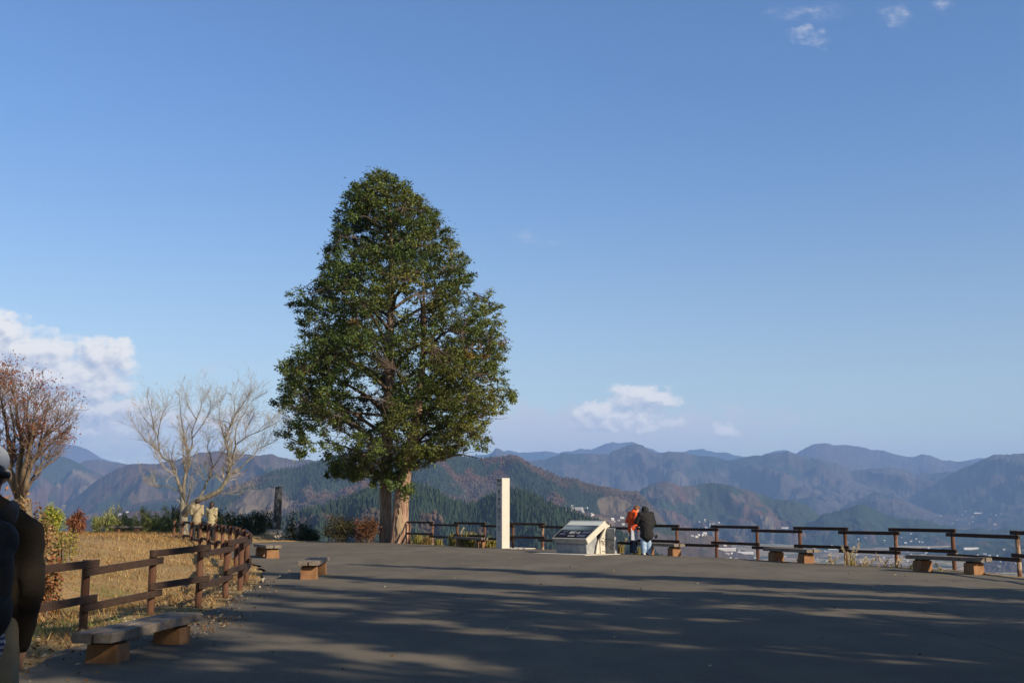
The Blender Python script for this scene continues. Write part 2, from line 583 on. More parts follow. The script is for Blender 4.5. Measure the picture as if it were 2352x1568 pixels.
def forest_col(X, Y, cfg):
    """albedo of the wooded slopes: plantation green, bare brown, reddish leaf, cleared tan"""
    sc = cfg.get('scale', 300.0)
    wx = X + 90 * (fbm(X / 140, Y / 140, 3, 5) - .5)
    wy = Y + 90 * (fbm(X / 140, Y / 140, 3, 9) - .5)
    a = fbm(wx / sc, wy / (sc * .8), 4, cfg['seed'])
    b = fbm(wx / (sc * .5), wy / (sc * .5), 4, cfg['seed'] + 40)
    d = fbm(wx / (sc * .7), wy / (sc * .9), 3, cfg['seed'] + 80)
    cc = {k: np.array(v) for k, v in HILL_COLS.items()}
    g = cfg['green']
    col = np.empty(X.shape + (3,))
    col[:] = cc['grey']
    mix = lambda c0, c1, f: c0 + (c1 - c0) * f[..., None]
    col = mix(col, cc['dec'], sstep(.4, .6, b))
    col = mix(col, cc['red'], sstep(.56, .66, d) * cfg.get('red', .8))
    gm = sstep(g + .02, g - .02, a)
    col = mix(col, cc['con'] + (cc['con2'] - cc['con']) * b[..., None], gm)
    fs = cfg.get('fine', 14.0)
    col = col * (.62 + .76 * fbm(X / fs, Y / (fs * 1.6), 3, cfg['seed'] + 5))[..., None]
    tm = np.zeros(X.shape)
    for (tx, ty, ra, rb) in cfg.get('clear', ()):
        q = np.hypot((wx - tx) / ra, (wy - ty) / rb)
        tm = np.maximum(tm, sstep(1.05, .92, q))
    col = mix(col, cc['tan'] * (.8 + .4 * b[..., None]), tm * .9)
    mn = col.mean(axis=(0, 1) if col.ndim == 3 else 0)
    col = mn + (col - mn) * .82
    iscon = (gm > .5) & (tm < .4)
    return col, iscon, tm


def valley_h(X, Y):
    z = np.interp(Y, [0, 2500, 3000, 4200, 5500, 7500, 9000, 14000, 26000], [-165, -158, -150, -126, -99, -72, -42, 0, 60])
    return z + 9 * (fbm(X / 500, Y / 500, 3, 3) - .5)


HILLS = []


def hill_height(h, X, Y):
    u = X / Y
    vc = np.interp(u, h['cu'], h['cv'])
    yc = h['Y'] + h['wig'] * (fbm(X / h['lam'], X * 0 + h['seed'], 3, h['seed']) - .5)
    crest = EYE + vc * yc
    base = valley_h(X, Y) - 12
    s = Y - yc
    w_ = np.where(s < 0, h['wf'], h['wb'])
    tt = np.clip(np.abs(s) / w_, 0, 1)
    p = (1 - tt) ** h.get('pow', 1.25)
    sx = X + .35 * s + h['lam'] * .35 * (fbm(X / h['lam'] * 2, Y / h['lam'] * 2, 3, h['seed'] + 3) - .5)
    rid = 1 - np.abs(2 * fbm(sx / (h['lam'] * .55), s / (h['wf'] * 1.3), 3, h['seed'] + 8, .45) - 1) * 2
    rid2 = fbm(X / (h['lam'] * .2), Y / (h['lam'] * .2), 4, h['seed'] + 12) - .5
    amp = (crest - base) * h.get('spur', .32) * .78
    env = 4 * tt * (1 - tt) ** .8
    lam = h['lam']
    g1 = np.abs(2 * fbm(sx / (lam * .26), s / (lam * .40), 5, h['seed'] + 21, .5) - 1)
    g2 = np.abs(2 * fbm(sx / (lam * .085) + 7, s / (lam * .12), 4, h['seed'] + 27, .5) - 1)
    jit = fbm(X / (Y * .006), Y * 0 + h['seed'], 4, h['seed'] + 31, .6) - .5
    z = base + (crest - base) * p + amp * (rid - .55) * env + amp * .55 * rid2 * (env + .06)
    z = z - amp * (.45 * g1 + .20 * g2 - .18) * (env * .9 + .05) + jit * Y * .0022 * np.exp(-((s / (h['wf'] * .25)) ** 2))
    return np.where(crest > base, z, base - 30)


def hill(name, crest, Y, wf, wb, lam, seed, cfg, wig=None, px=1.6, rows=110, mat='hill', label=None, **kw):
    crest = sorted(crest)
    cu_, cv_ = [], []
    for (x, y) in crest:
        d = ray(x, y)
        cu_.append(d.x / d.y)
        cv_.append(d.z / d.y)
    h = dict(cu=cu_, cv=cv_, Y=Y, wf=wf, wb=wb, lam=lam, seed=seed, wig=wig if wig is not None else wf * .35, **kw)
    HILLS.append(h)
    n = int((crest[-1][0] - crest[0][0]) / px)
    us = np.linspace(cu_[0], cu_[-1], n)
    q = np.linspace(-1, 1, rows)
    ys = Y + np.where(q < 0, -(np.abs(q) ** 1.3) * wf * 1.25, (np.abs(q) ** 1.6) * wb * 1.2)
    U_, Y_ = np.meshgrid(us, ys)
    X_ = U_ * Y_
    Z = hill_height(h, X_, Y_)
    cfg = dict(cfg, seed=seed)
    col, _, _ = forest_col(X_, Y_, cfg)
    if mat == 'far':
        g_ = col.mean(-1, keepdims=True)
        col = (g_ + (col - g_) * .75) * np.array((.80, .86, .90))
    nr, nc = X_.shape
    idx = np.arange(nr * nc).reshape(nr, nc)
    Fc = np.stack([idx[:-1, :-1], idx[:-1, 1:], idx[1:, 1:], idx[1:, :-1]], -1).reshape(-1, 4)
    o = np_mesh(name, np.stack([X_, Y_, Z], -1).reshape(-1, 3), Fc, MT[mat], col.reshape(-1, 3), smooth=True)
    tag(o, kind='structure', label=label)
    h['cfg'] = cfg
    return h


def crop(pts, ox, oy, sc):
    return [((ox + x / sc) * .84483, (oy + y / sc) * .84483) for x, y in pts]


def clearing(px, py, Y, ra, rb):
    q = at(px, py, Y)
    return (q.x, Y, ra, rb)


far_crest = [(600, 1075), (900, 1062), (1100, 1045), (1168, 1033), (1194, 1037.8), (1236, 1036), (1285, 1039), (1320, 1033), (1336, 1029.7), (1359, 1033), (1388, 1020), (1408, 1013.5),
             (1430, 1015), (1453, 1013.5), (1479, 1026.5), (1498, 1029.7), (1518, 1037.8), (1563, 1037.8), (1595, 1031), (1617, 1031), (1646, 1037.8), (1672, 1039.4),
             (1705, 1047.5), (1750, 1044), (1779, 1033), (1802, 1033), (1840, 1044), (1900, 1060), (2100, 1060), (2164, 1055), (2200, 1058), (2258, 1051), (2300, 1060), (2450, 1075)]
hill('far_mountains', far_crest, 14000, 2600, 1800, 1500, 61, dict(green=.42, scale=1200, fine=90), px=3, rows=50, mat='far', wig=300)
hill('far_mountains', [(-120, 1040), (0, 1020), (100, 1012), (150, 1016), (200, 1030), (232, 1052), (330, 1075), (500, 1090)], 13500, 2600, 1800, 1500, 67, dict(green=.42, scale=1200, fine=90), px=4, rows=40, mat='far', wig=300)
hill('far_mountains', [(1700, 1085), (1780, 1060), (1831, 1041), (1850, 1028), (1866, 1020), (1892, 1017.4), (1915, 1020), (1947, 1021.7), (1970, 1025), (1996, 1031), (2028, 1033.6),
                       (2060, 1044), (2096, 1049), (2122, 1042.6), (2141, 1045), (2164, 1055.6), (2200, 1058), (2260, 1062), (2420, 1080)], 11500, 2400, 1500, 1200, 71, dict(green=.4, scale=900, fine=80), px=2.5, rows=70, mat='far', wig=250)
hill('mountains', [(1000, 1075), (1090, 1058), (1120, 1049), (1139, 1026.5), (1162, 1036), (1204, 1049), (1253, 1068), (1330, 1090), (1450, 1120)], 10000, 1900, 1200, 900, 75, dict(green=.42, scale=800, fine=70), px=2.5, rows=60, mat='far', wig=200)
hill('mountains', [(1150, 1085), (1205, 1062), (1269, 1049), (1291, 1039.4), (1350, 1041), (1398, 1041), (1408, 1033), (1434, 1025), (1459, 1019.4), (1476, 1020), (1488, 1033), (1508, 1039.4),
                   (1544, 1035.5), (1569, 1037.8), (1602, 1045.9), (1640, 1047.5), (1672, 1056), (1711, 1049), (1753, 1044), (1786, 1041), (1811, 1037), (1831, 1042.6), (1857, 1052),
                   (1879, 1050.7), (1899, 1058.8), (1925, 1063.6), (1957, 1080), (1980, 1078), (2012, 1075), (2047, 1072), (2080, 1076.6), (2102, 1088), (2148, 1084.7), (2193, 1083), (2260, 1086), (2350, 1092), (2500, 1100)],
     8600, 2000, 1000, 760, 83, dict(green=.43, scale=420, red=.5, fine=45, clear=[clearing(2065, 1105, 8300, 150, 130), clearing(1505, 1130, 7500, 60, 110), clearing(1560, 1128, 7500, 70, 130), clearing(1975, 1170, 6900, 150, 110)]),
     px=1.6, rows=150, mat='far', wig=420, spur=.42)
hill('mountains', [(2080, 1160), (2140, 1115), (2193, 1083), (2235, 1065), (2283, 1042), (2319, 1044), (2352, 1039.4), (2420, 1035), (2520, 1060), (2800, 1050), (3100, 1070), (3500, 1055), (3900, 1080)], 7600, 1500, 900, 620, 88, dict(green=.5, scale=420, red=.4, fine=45), px=2, rows=90, mat='far', wig=250, spur=.5)
hill('foothills', [(1560, 1205), (1700, 1180), (1800, 1150), (1860, 1140), (1930, 1165), (2010, 1128), (2060, 1140), (2150, 1180), (2230, 1190), (2300, 1160), (2380, 1150), (2500, 1160)], 6900, 1000, 700, 420, 93, dict(green=.47, scale=260), px=2, rows=80, mat='far', wig=350, spur=.5)
hill('mountains', [(-1500, 1075), (-1200, 1050), (-900, 1058), (-600, 1040), (-400, 1052), (-200, 1040), (-60, 1045), (40, 1040), (100, 1042), (152, 1049.7), (181, 1064), (200, 1074), (226, 1087), (300, 1120), (420, 1160)], 6800, 1700, 900, 620, 101, dict(green=.40, scale=330, fine=32, clear=[clearing(200, 1110, 6300, 110, 160), clearing(245, 1105, 6300, 100, 170), clearing(190, 1140, 5900, 100, 110), clearing(152, 1098, 6200, 50, 60)]), px=1.6, rows=100, wig=300, spur=.42)
hill('mountains', [(120, 1085), (207, 1054.6), (226, 1054.6), (259, 1061), (291, 1066), (340, 1078), (440, 1100)], 8200, 1300, 900, 560, 105, dict(green=.42, scale=330, fine=32), px=2, rows=60, wig=250)
hill('mountains', [(150, 1160), (226, 1100), (252, 1083.7), (291, 1067.5), (310, 1065), (356, 1065), (404, 1053), (453, 1041.6), (495, 1033.5), (517, 1036.7), (556, 1041.6), (598, 1046), (624, 1041.6),
                   (650, 1049.6), (682, 1056), (711, 1054.6), (760, 1058), (900, 1062), (1000, 1080), (1200, 1140)], 5400, 1500, 800, 520, 111,
     dict(green=.47, scale=300, red=.7, clear=[clearing(395, 1078, 5150, 90, 120), clearing(285, 1090, 5200, 40, 60), clearing(655, 1100, 4500, 100, 70)]), px=1.5, rows=130, wig=320, spur=.42)
hill('foothills', [(40, 1200), (120, 1185), (200, 1178), (260, 1170), (340, 1150), (420, 1140), (520, 1150), (640, 1180), (760, 1220)], 4200, 900, 500, 330, 117, dict(green=.5, scale=220), px=1.6, rows=80, wig=200)
big = hill('green_hill', [(180, 1200), (226, 1187), (291, 1174), (388, 1171), (436, 1161), (485, 1141.6), (533, 1119), (592, 1098), (628, 1081), (677, 1076), (725, 1064), (749, 1054), (800, 1040), (880, 1026), (940, 1021), (984, 1022), (1020, 1032), (1060, 1046), (1100, 1055),
                          (1141, 1053), (1176, 1046), (1200, 1055), (1221, 1068), (1253, 1081), (1286, 1095), (1318, 1099), (1335, 1106), (1350, 1113), (1403, 1118), (1435, 1125), (1464, 1127), (1490, 1150), (1530, 1200), (1560, 1240)],
           3000, 900, 700, 300, 125, dict(green=.50, scale=190, red=1.0, clear=[clearing(575, 1150, 2750, 75, 75), clearing(660, 1135, 2720, 45, 60), clearing(1015, 1142, 2550, 32, 45), clearing(1430, 1140, 2900, 55, 70)]), px=1.2, rows=190, wig=220, spur=.28)
hill('foothills', [(1420, 1200), (1440, 1160), (1454, 1140), (1475, 1122), (1508, 1106), (1532, 1106), (1564, 1114), (1585, 1114), (1611, 1109), (1635, 1107), (1661, 1111), (1704, 1120), (1736, 1131), (1779, 1144.6), (1822, 1148), (1855, 1161), (1870, 1173), (1900, 1195), (1960, 1235)],
     4750, 520, 500, 260, 133, dict(green=.5, scale=170, red=.9, clear=[clearing(1640, 1160, 4450, 30, 30), clearing(1755, 1170, 4450, 30, 90), clearing(1630, 1190, 4300, 60, 60)]), px=1.2, rows=130, wig=160, spur=.32)
hill('foothills', [(1840, 1215), (1870, 1195), (1891, 1180), (1919, 1174), (1952, 1165), (1973, 1156.5), (1990, 1158.6), (2027, 1178), (2065, 1189), (2093, 1192), (2113, 1190), (2143, 1199), (2186, 1211), (2213, 1216), (2247, 1211), (2273, 1216), (2308, 1211), (2352, 1213), (2450, 1220)],
     4500, 400, 400, 200, 139, dict(green=.62, scale=170, red=.6), px=1.4, rows=90, wig=120, spur=.3)
hill('terrace', [(1250, 1215), (1280, 1185), (1300, 1166), (1340, 1172), (1380, 1180), (1440, 1190), (1500, 1199), (1560, 1208), (1620, 1222), (1680, 1245)], 2500, 420, 250, 200, 161, dict(green=.30, scale=110, red=.3, clear=[clearing(1300, 1178, 2450, 50, 50), clearing(1350, 1185, 2400, 60, 60), clearing(1420, 1200, 2350, 80, 80), clearing(1385, 1195, 2450, 40, 50)]), px=1.3, rows=70, wig=30, spur=.1)
hill('foothills', [(2080, 1275), (2150, 1262), (2200, 1250), (2260, 1243), (2330, 1238), (2400, 1240), (2520, 1250)], 3500, 240, 260, 130, 143, dict(green=.62, scale=120), px=1.6, rows=70, wig=60, spur=.4)
hill('foothills', [(1560, 1293), (1600, 1270), (1640, 1256), (1680, 1255), (1715, 1266), (1760, 1287), (1800, 1300), (1840, 1310)], 3300, 240, 200, 90, 147, dict(green=.36, scale=90), px=1.4, rows=60, wig=40, spur=.4)
hill('foothills', [(2230, 1300), (2290, 1283), (2330, 1275), (2380, 1270), (2460, 1280), (2540, 1300)], 3000, 220, 200, 90, 149, dict(green=.42, scale=90), px=1.6, rows=50, wig=40, spur=.4)
near = hill('wooded_hill', [(640, 1200), (760, 1160), (850, 1132), (900, 1121), (941, 1118), (973, 1118), (1007, 1135), (1038, 1155), (1059, 1163), (1094, 1161), (1124, 1148), (1154, 1138), (1189, 1133), (1214, 1138), (1253, 1157), (1275, 1165), (1307, 1176), (1340, 1191), (1360, 1199), (1400, 1217), (1450, 1243), (1500, 1275), (1560, 1310)],
            1350, 420, 300, 130, 155, dict(green=.63, scale=75, red=.6, clear=[]), px=1.4, rows=120, wig=60, spur=.42, pow=1.0)

# valley floor
us = np.linspace(-1.1, 1.15, 900)
ys = np.concatenate([np.linspace(240, 2600, 40), np.linspace(2620, 6000, 230), np.linspace(6020, 9000, 80), np.linspace(9100, 18500, 24)])
U_, Y_ = np.meshgrid(us, ys)
X_ = U_ * Y_
Z = valley_h(X_, Y_)
wx, wy = X_ + 60 * (fbm(X_ / 200, Y_ / 200, 3, 3) - .5), Y_ + 60 * (fbm(X_ / 200, Y_ / 200, 3, 6) - .5)
ca, sa = math.cos(.5), math.sin(.5)
rx, ry = (wx * ca - wy * sa) / 55, (wx * sa + wy * ca) / 34
h1 = _h(np.floor(rx), np.floor(ry), 7)
pal = np.array((1.25, 1.2, 1.05)) * np.array([(.20, .165, .115), (.25, .205, .14), (.15, .125, .09), (.175, .15, .11), (.09, .10, .055), (.22, .19, .15), (.28, .24, .17)])
col = pal[np.clip((h1 * 7).astype(int), 0, 6)]
tr_ = sstep(.61, .64, fbm(wx / 170, wy / 120, 4, 31))
col = col + (np.array((.035, .05, .03)) - col) * tr_[..., None]
br_ = sstep(.62, .66, fbm(wx / 150, wy / 130, 4, 51))
col = col + (np.array((.12, .085, .065)) - col) * br_[..., None]
nr, nc = X_.shape
idx = np.arange(nr * nc).reshape(nr, nc)
Fc = np.stack([idx[:-1, :-1], idx[:-1, 1:], idx[1:, 1:], idx[1:, :-1]], -1).reshape(-1, 4)
tag(np_mesh('valley', np.stack([X_, Y_, Z], -1).reshape(-1, 3), Fc, MT['valley'], col.reshape(-1, 3), smooth=True), kind='structure')


# crowns of the wood on the two near slopes
def forest(name, h, spacing, ymin, ymax, u0, u1, hh, label, cat='forest'):
    ysr = np.arange(ymin, ymax, spacing)
    P = []
    for yv in ysr:
        xs = np.arange(u0 * yv, u1 * yv, spacing)
        P.append(np.stack([xs, np.full(len(xs), yv)], -1))
    P = np.concatenate(P)
    P += rng.uniform(-.45, .45, P.shape) * spacing
    Z = hill_height(h, P[:, 0], P[:, 1])
    keep = Z > valley_h(P[:, 0], P[:, 1]) + 2
    col, con, tm = forest_col(P[:, 0], P[:, 1], h['cfg'])
    keep &= (tm < .4)
    P, Z, col, con = P[keep], Z[keep], col[keep], con[keep]
    n = len(P)
    k = 6
    H = np.where(con, rng.uniform(.75, 1.25, n) * hh, rng.uniform(.45, .8, n) * hh)
    Rr = np.where(con, H * .24, H * .42)
    ang = np.linspace(0, 2 * math.pi, k, endpoint=False)[None, :] + rng.uniform(0, 6, (n, 1))
    ring = lambda fr, fz: np.stack([P[:, 0:1] + np.cos(ang) * (Rr * fr)[:, None] * rng.uniform(.7, 1.2, (n, k)), P[:, 1:2] + np.sin(ang) * (Rr * fr)[:, None] * rng.uniform(.7, 1.2, (n, k)), np.repeat((Z + H * fz)[:, None], k, 1) + rng.uniform(-.04, .04, (n, k)) * H[:, None]], -1)
    low = ring(np.where(con, 1.0, .75), np.where(con, .02, .05))
    mid = ring(np.where(con, .62, 1.0), np.where(con, .5, .55))
    top = np.stack([P[:, 0], P[:, 1], Z + H], -1)[:, None, :]
    V = np.concatenate([low, mid, top], 1)
    b = np.arange(n)[:, None] * (2 * k + 1)
    tri = []
    for j in range(k):
        j2 = (j + 1) % k
        tri += [[j, j2, k + j2], [j, k + j2, k + j], [k + j, k + j2, 2 * k]]
    tri = np.array(tri)
    Fc = (b[:, :, None] + tri[None]).reshape(-1, 3)
    cc = col * rng.uniform(.75, 1.28, (n, 1))
    C = np.repeat(cc[:, None, :], 2 * k + 1, 1).reshape(-1, 3)
    o = np_mesh(name, V.reshape(-1, 3), Fc, MT['forest'], C)
    return tag(o, label, cat, kind='stuff')


u_at = lambda x: ray(x, 1150).x / ray(x, 1150).y
forest('forest', near, 3.6, 960, 1420, u_at(640), u_at(1520), 8.5, 'dark cedar wood covering the nearest hill behind the white pillar')
forest('forest', big, 7.0, 2150, 3060, u_at(420), u_at(1500), 9.5, 'mixed green and russet wood on the broad hill behind the big tree')


def surface_hit(x, y, y0=2400, y1=9000):
    d = ray(x, y)
    Ys = np.linspace(y0, y1, 900)
    X = d.x / d.y * Ys
    zr = EYE + d.z / d.y * Ys
    zt = valley_h(X, Ys)
    for h in HILLS:
        m_ = (np.abs(Ys - h['Y']) < max(h['wf'], h['wb']) * 1.3) & (X / Ys > h['cu'][0]) & (X / Ys < h['cu'][-1])
        zt = np.where(m_, np.maximum(zt, hill_height(h, X, Ys)), zt)
    hit = np.nonzero(zr <= zt)[0]
    if len(hit) == 0:
        return None
    i = hit[0]
    return Vector((X[i], Ys[i], zt[i]))


# ------------------------------------------------------------------ houses in the valley
def house_mesh(L, D, Hh, rise, wall, roof):
    me = bpy.data.meshes.new('house')
    o = .5
    vs = [(-L, -D, -4), (L, -D, -4), (L, D, -4), (-L, D, -4), (-L, -D, Hh), (L, -D, Hh), (L, D, Hh), (-L, D, Hh), (-L, 0, Hh + rise), (L, 0, Hh + rise),
          (-L - o, -D - o, Hh - .2), (L + o, -D - o, Hh - .2), (L + o, D + o, Hh - .2), (-L - o, D + o, Hh - .2), (-L - o, 0, Hh + rise + .25), (L + o, 0, Hh + rise + .25)]
    fs = [(0, 1, 5, 4), (1, 2, 6, 9, 5), (2, 3, 7, 6), (3, 0, 4, 8, 7), (10, 11, 15, 14), (12, 13, 14, 15), (3, 2, 1, 0)]
    me.from_pydata(vs, [], fs)
    me.materials.append(wall)
    me.materials.append(roof)
    for i in (4, 5):
        me.polygons[i].material_index = 1
    return me


HM = [house_mesh(8, 5, 5.5, 2.5, MT['wall_white'], MT['tile']), house_mesh(7, 5, 5.5, 2.2, MT['wall_white'], MT['roof_white']), house_mesh(10, 6, 7, 2, MT['wall_white'], MT['roof_red']),
      house_mesh(14, 8, 7, 2, MT['wall_white'], MT['roof_white']), house_mesh(38, 8, 8, 2, MT['wall_white'], MT['roof_white']), house_mesh(26, 9, 6, 2.5, MT['wall_white'], MT['roof_green'])]
HC = [('small pale house in the hamlet on the terrace above the info board', 1294, 1362, 1165, 1189, 26, (0, 0, 1, 2)),
      ('small pale house in the valley behind the orange-jacketed person', 1405, 1440, 1190, 1215, 8, (0, 1, 3)),
      ('small pale house below the wooded hill right of the black-coated person', 1590, 1660, 1193, 1235, 26, (0, 1, 1, 2)),
      ('small pale house seen under the fence rails by the middle bench', 1640, 1900, 1250, 1292, 44, (0, 1, 2, 0, 0, 2, 3)),
      ('small pale house in the valley behind the rails right of the middle bench', 1900, 2120, 1225, 1296, 44, (0, 1, 0, 2, 2, 0, 3)),
      ('small pale house in the valley below the rightmost bench', 2120, 2352, 1255, 1312, 44, (0, 1, 2, 0, 0, 2, 3)),
      ('small pale house far off at the foot of the blue mountains', 2160, 2300, 1176, 1206, 20, (0, 1, 3)),
      ('small pale house in the far valley behind the yellow bush', 236, 330, 1178, 1196, 6, (0, 1))]
hr = random.Random(4)
for lab, x0, x1, y0, y1, n, kinds in HC:
    for k in range(int(n * .72)):
        q = surface_hit(hr.uniform(x0, x1), hr.uniform(y0, y1))
        if q is None or q.y > 8800:
            continue
        o = bpy.data.objects.new('house', HM[hr.choice(kinds)])
        o.location = q
        o.scale = (hr.uniform(.30, .5),) * 3
        o.rotation_euler = (0, 0, hr.uniform(-.5, .9))
        COL.objects.link(o)
        tag(o, lab, 'house', 'houses in the valley town')
for (x, y, kind, rz, lab) in ((1665, 1266, 4, -.05, 'long white shed seen between the rails left of the middle bench'), (1712, 1271, 4, .05, 'long white shed just left of the middle bench'),
                              (1806, 1214, 4, .1, 'long white shed above the top rail over the middle bench'), (2246, 1181, 4, 0, 'long white building far off on the terrace under the blue ridge'),
                              (1912, 1262, 5, .1, 'green roofed hall in the valley right of the middle bench'), (2230, 1263, 4, .1, 'long pale building behind the rails above the rightmost bench'),
                              (1318, 1171, 4, -.3, 'long white school building in the terrace hamlet'), (2110, 1279, 4, .1, 'long white greenhouse left of the rightmost bench')):
    q = surface_hit(x, y)
    if q is None:
        continue
    o = bpy.data.objects.new('long_building', HM[kind])
    o.location = q
    o.scale = (.62, .5, .5)
    o.rotation_euler = (0, 0, rz)
    COL.objects.link(o)
    tag(o, lab, 'building', 'long sheds in the valley town')

# ------------------------------------------------------------------ hilltop ground and plaza
left_edge = [(-260, 1800), (-60, 1620), (60, 1530), (165, 1492), (300, 1452), (420, 1422), (500, 1396), (560, 1366), (598, 1335), (606, 1315), (592, 1298), (560, 1288), (520, 1278), (490, 1270), (500, 1262), (545, 1252), (575, 1246.5)]
far_edge = [(640, 1243.5), (760, 1242.5), (870, 1244), (940, 1249), (1040, 1254), (1140, 1259), (1250, 1262), (1400, 1270), (1500, 1275), (1650, 1281), (1750, 1287), (1950, 1297), (2065, 1302), (2200, 1311), (2352, 1328), (2480, 1352), (2620, 1388)]
PZ = [ground(x, y) for x, y in left_edge + far_edge]
PZ += [Vector((13.5, 9, 0)), Vector((15, -6, 0)), Vector((14, -40, 0)), Vector((-14, -40, 0)), Vector((-8, -4, 0))]
PLAZA = np.array([(p.x, p.y) for p in PZ])


def poly_sdf(X, Y, poly):
    d = np.full(X.shape, 1e9)
    inside = np.zeros(X.shape, bool)
    n = len(poly)
    for i in range(n):
        ax, ay = poly[i]
        bx, by = poly[(i + 1) % n]
        ex, ey = bx - ax, by - ay
        wx_, wy_ = X - ax, Y - ay
        tt = np.clip((wx_ * ex + wy_ * ey) / (ex * ex + ey * ey + 1e-9), 0, 1)
        d = np.minimum(d, np.hypot(wx_ - ex * tt, wy_ - ey * tt))
        cnd = (ay > Y) != (by > Y)
        xi = ax + (Y - ay) * ex / (ey if abs(ey) > 1e-9 else 1e-9)
        inside ^= cnd & (X < xi)
    return np.where(inside, -d, d)


i_far = len(left_edge)
fe = [PZ[i] for i in range(i_far - 1, len(PZ))]
PLAT = [(p.x, p.y) for p in fe] + [(-60, -40), (-60, 40), (-45, 61), (-25, 63), (-14, 61)]
PLAT = np.array(PLAT)


def gz(X, Y):
    X, Y = np.asarray(X, float), np.asarray(Y, float)
    z = .36 * sstep(20, 52, Y) * sstep(-8.5, -15, X) + .35 * sstep(15, 30, Y) * sstep(-9, -13, X) * sstep(46, 36, Y)
    z = z + .8 * sstep(-9, -17, X) * sstep(14, 24, Y) * sstep(60, 40, Y) * .2
    z = z - .35 * np.exp(-(((X + 7.6) / 1.4) ** 2 + ((Y - 22) / 6) ** 2))
    z = z + .06 * (fbm(X / 1.5, Y / 1.5, 3, 2) - .5) - .012
    dp = poly_sdf(X, Y, PLAZA)
    z = np.where(dp < 0, -.06, z * sstep(0, 1.2, dp) - .02 * (1 - sstep(0, .5, dp)))
    d = poly_sdf(X, Y, PLAT)
    s = np.maximum(d - .35, 0)
    return z - np.minimum(.75 * s * sstep(0, 1.5, s), 245) + .5 * sstep(2, 6, s) * (fbm(X / 4, Y / 4, 3, 4) - .5)


def spaced(lo, a, b, hi, st, n):
    core = np.arange(a, b, st)
    g_ = lambda L: (np.geomspace(1, L + 1, n) - 1)[1:]
    return np.concatenate([(a - g_(a - lo))[::-1], core, b + g_(hi - b)])


xs = spaced(-520, -26, 20, 520, .3, 40)
ys = spaced(-400, 8, 66, 620, .3, 40)
X_, Y_ = np.meshgrid(xs, ys)
Z = gz(X_, Y_)
nr, nc = X_.shape
idx = np.arange(nr * nc).reshape(nr, nc)
Fc = np.stack([idx[:-1, :-1], idx[:-1, 1:], idx[1:, 1:], idx[1:, :-1]], -1).reshape(-1, 4)
tag(np_mesh('ground', np.stack([X_, Y_, Z], -1).reshape(-1, 3), Fc, MT['soil'], smooth=True), kind='structure')

bm = bmesh.new()
# densify the plaza rim a little so that it reads as a broken asphalt edge
rim = []
for i in range(len(PZ)):
    a, b = PZ[i], PZ[(i + 1) % len(PZ)]
    n = max(1, min(40, int((b - a).length / .35)))
    nrm = Vector((b.y - a.y, a.x - b.x, 0)).normalized()
    for k in range(n):
        q = a.lerp(b, k / n)
        rim.append(q + nrm * ((float(vnoise(q.x * 1.3, q.y * 1.3, 3)) - .5) * .22))
vs = [bm.verts.new((q.x, q.y, .006)) for q in rim]
fc = bm.faces.new(vs)
bmesh.ops.triangulate(bm, faces=[fc])
me = bpy.data.meshes.new('plaza')
bm.to_mesh(me)
bm.free()
if me.polygons[0].normal.z < 0:
    me.flip_normals()
me.materials.append(MT['asphalt'])
tag(link(bpy.data.objects.new('plaza', me)), kind='structure')


cp = [ground(x, y) for x, y in ((1700, 1338), (1760, 1356), (1819, 1370), (1925, 1394), (2032, 1421), (2138, 1446), (2245, 1476), (2352, 1506), (2480, 1545))]
mb = MB()
vs, fs = [], []
for i in range(len(cp) - 1):
    n = 14
    for k in range(n + (i == len(cp) - 2)):
        q = cp[i].lerp(cp[i + 1], k / n)
        j = (float(fbm(np.array(q.x * 2.2), np.array(q.y * 2.2), 3, 8)) - .5) * .16
        wd_ = .006 + .008 * float(vnoise(np.array(q.x * 3), np.array(q.y * 3), 12))
        vs += [(q.x - wd_, q.y + j, .0075), (q.x + wd_, q.y + j + .01, .0075)]
for i in range(len(vs) // 2 - 1):
    fs.append((2 * i, 2 * i + 1, 2 * i + 3, 2 * i + 2))
tag(mb.add(vs, fs).build('pavement_crack', MT['pack']), kind='structure')


def surf(x, y, ymax=90):
    """point of the hilltop seen at a picture position"""
    d = ray(x, y)
    Ys = np.linspace(4, ymax, 1200)
    X = d.x / d.y * Ys
    zr = EYE + d.z / d.y * Ys
    zt = np.maximum(gz(X, Ys), -5)
    hit = np.nonzero(zr <= zt + .0)[0]
    i = hit[0] if len(hit) else len(Ys) - 1
    return Vector((X[i], Ys[i], float(gz(X[i], Ys[i]))))


def gpt(x, y):
    return Vector((x, y, float(gz(x, y))))


# ------------------------------------------------------------------ leaves, shrubs, grass
def leaf_quads(C, D, L, Wd, N=None):
    """rhombic leaves: centres C, direction D, half length L, half width Wd"""
    n = len(C)
    D = D / np.maximum(np.linalg.norm(D, axis=1, keepdims=True), 1e-6)
    q = rng.normal(size=(n, 3)) if N is None else N
    S = np.cross(D, q)
    S /= np.maximum(np.linalg.norm(S, axis=1, keepdims=True), 1e-6)
    L = np.broadcast_to(np.asarray(L, float).reshape(-1, 1), (n, 1))
    Wd = np.broadcast_to(np.asarray(Wd, float).reshape(-1, 1), (n, 1))
    V = np.stack([C - D * L, C + S * Wd - D * L * .1, C + D * L, C - S * Wd - D * L * .1], 1).reshape(-1, 3)
    return V, np.arange(4 * n).reshape(n, 4)


def leaf_obj(name, C, D, L, Wd, col, mat, parent=None, N=None):
    V, Fc = leaf_quads(C, D, L, Wd, N)
    return np_mesh(name, V, Fc, mat, np.repeat(col, 4, 0), parent=parent)


def pick(cols, n, jit=.3):
    c = np.array(cols)[rng.integers(0, len(cols), n)]
    return c * rng.uniform(1 - jit, 1 + jit, (n, 1))


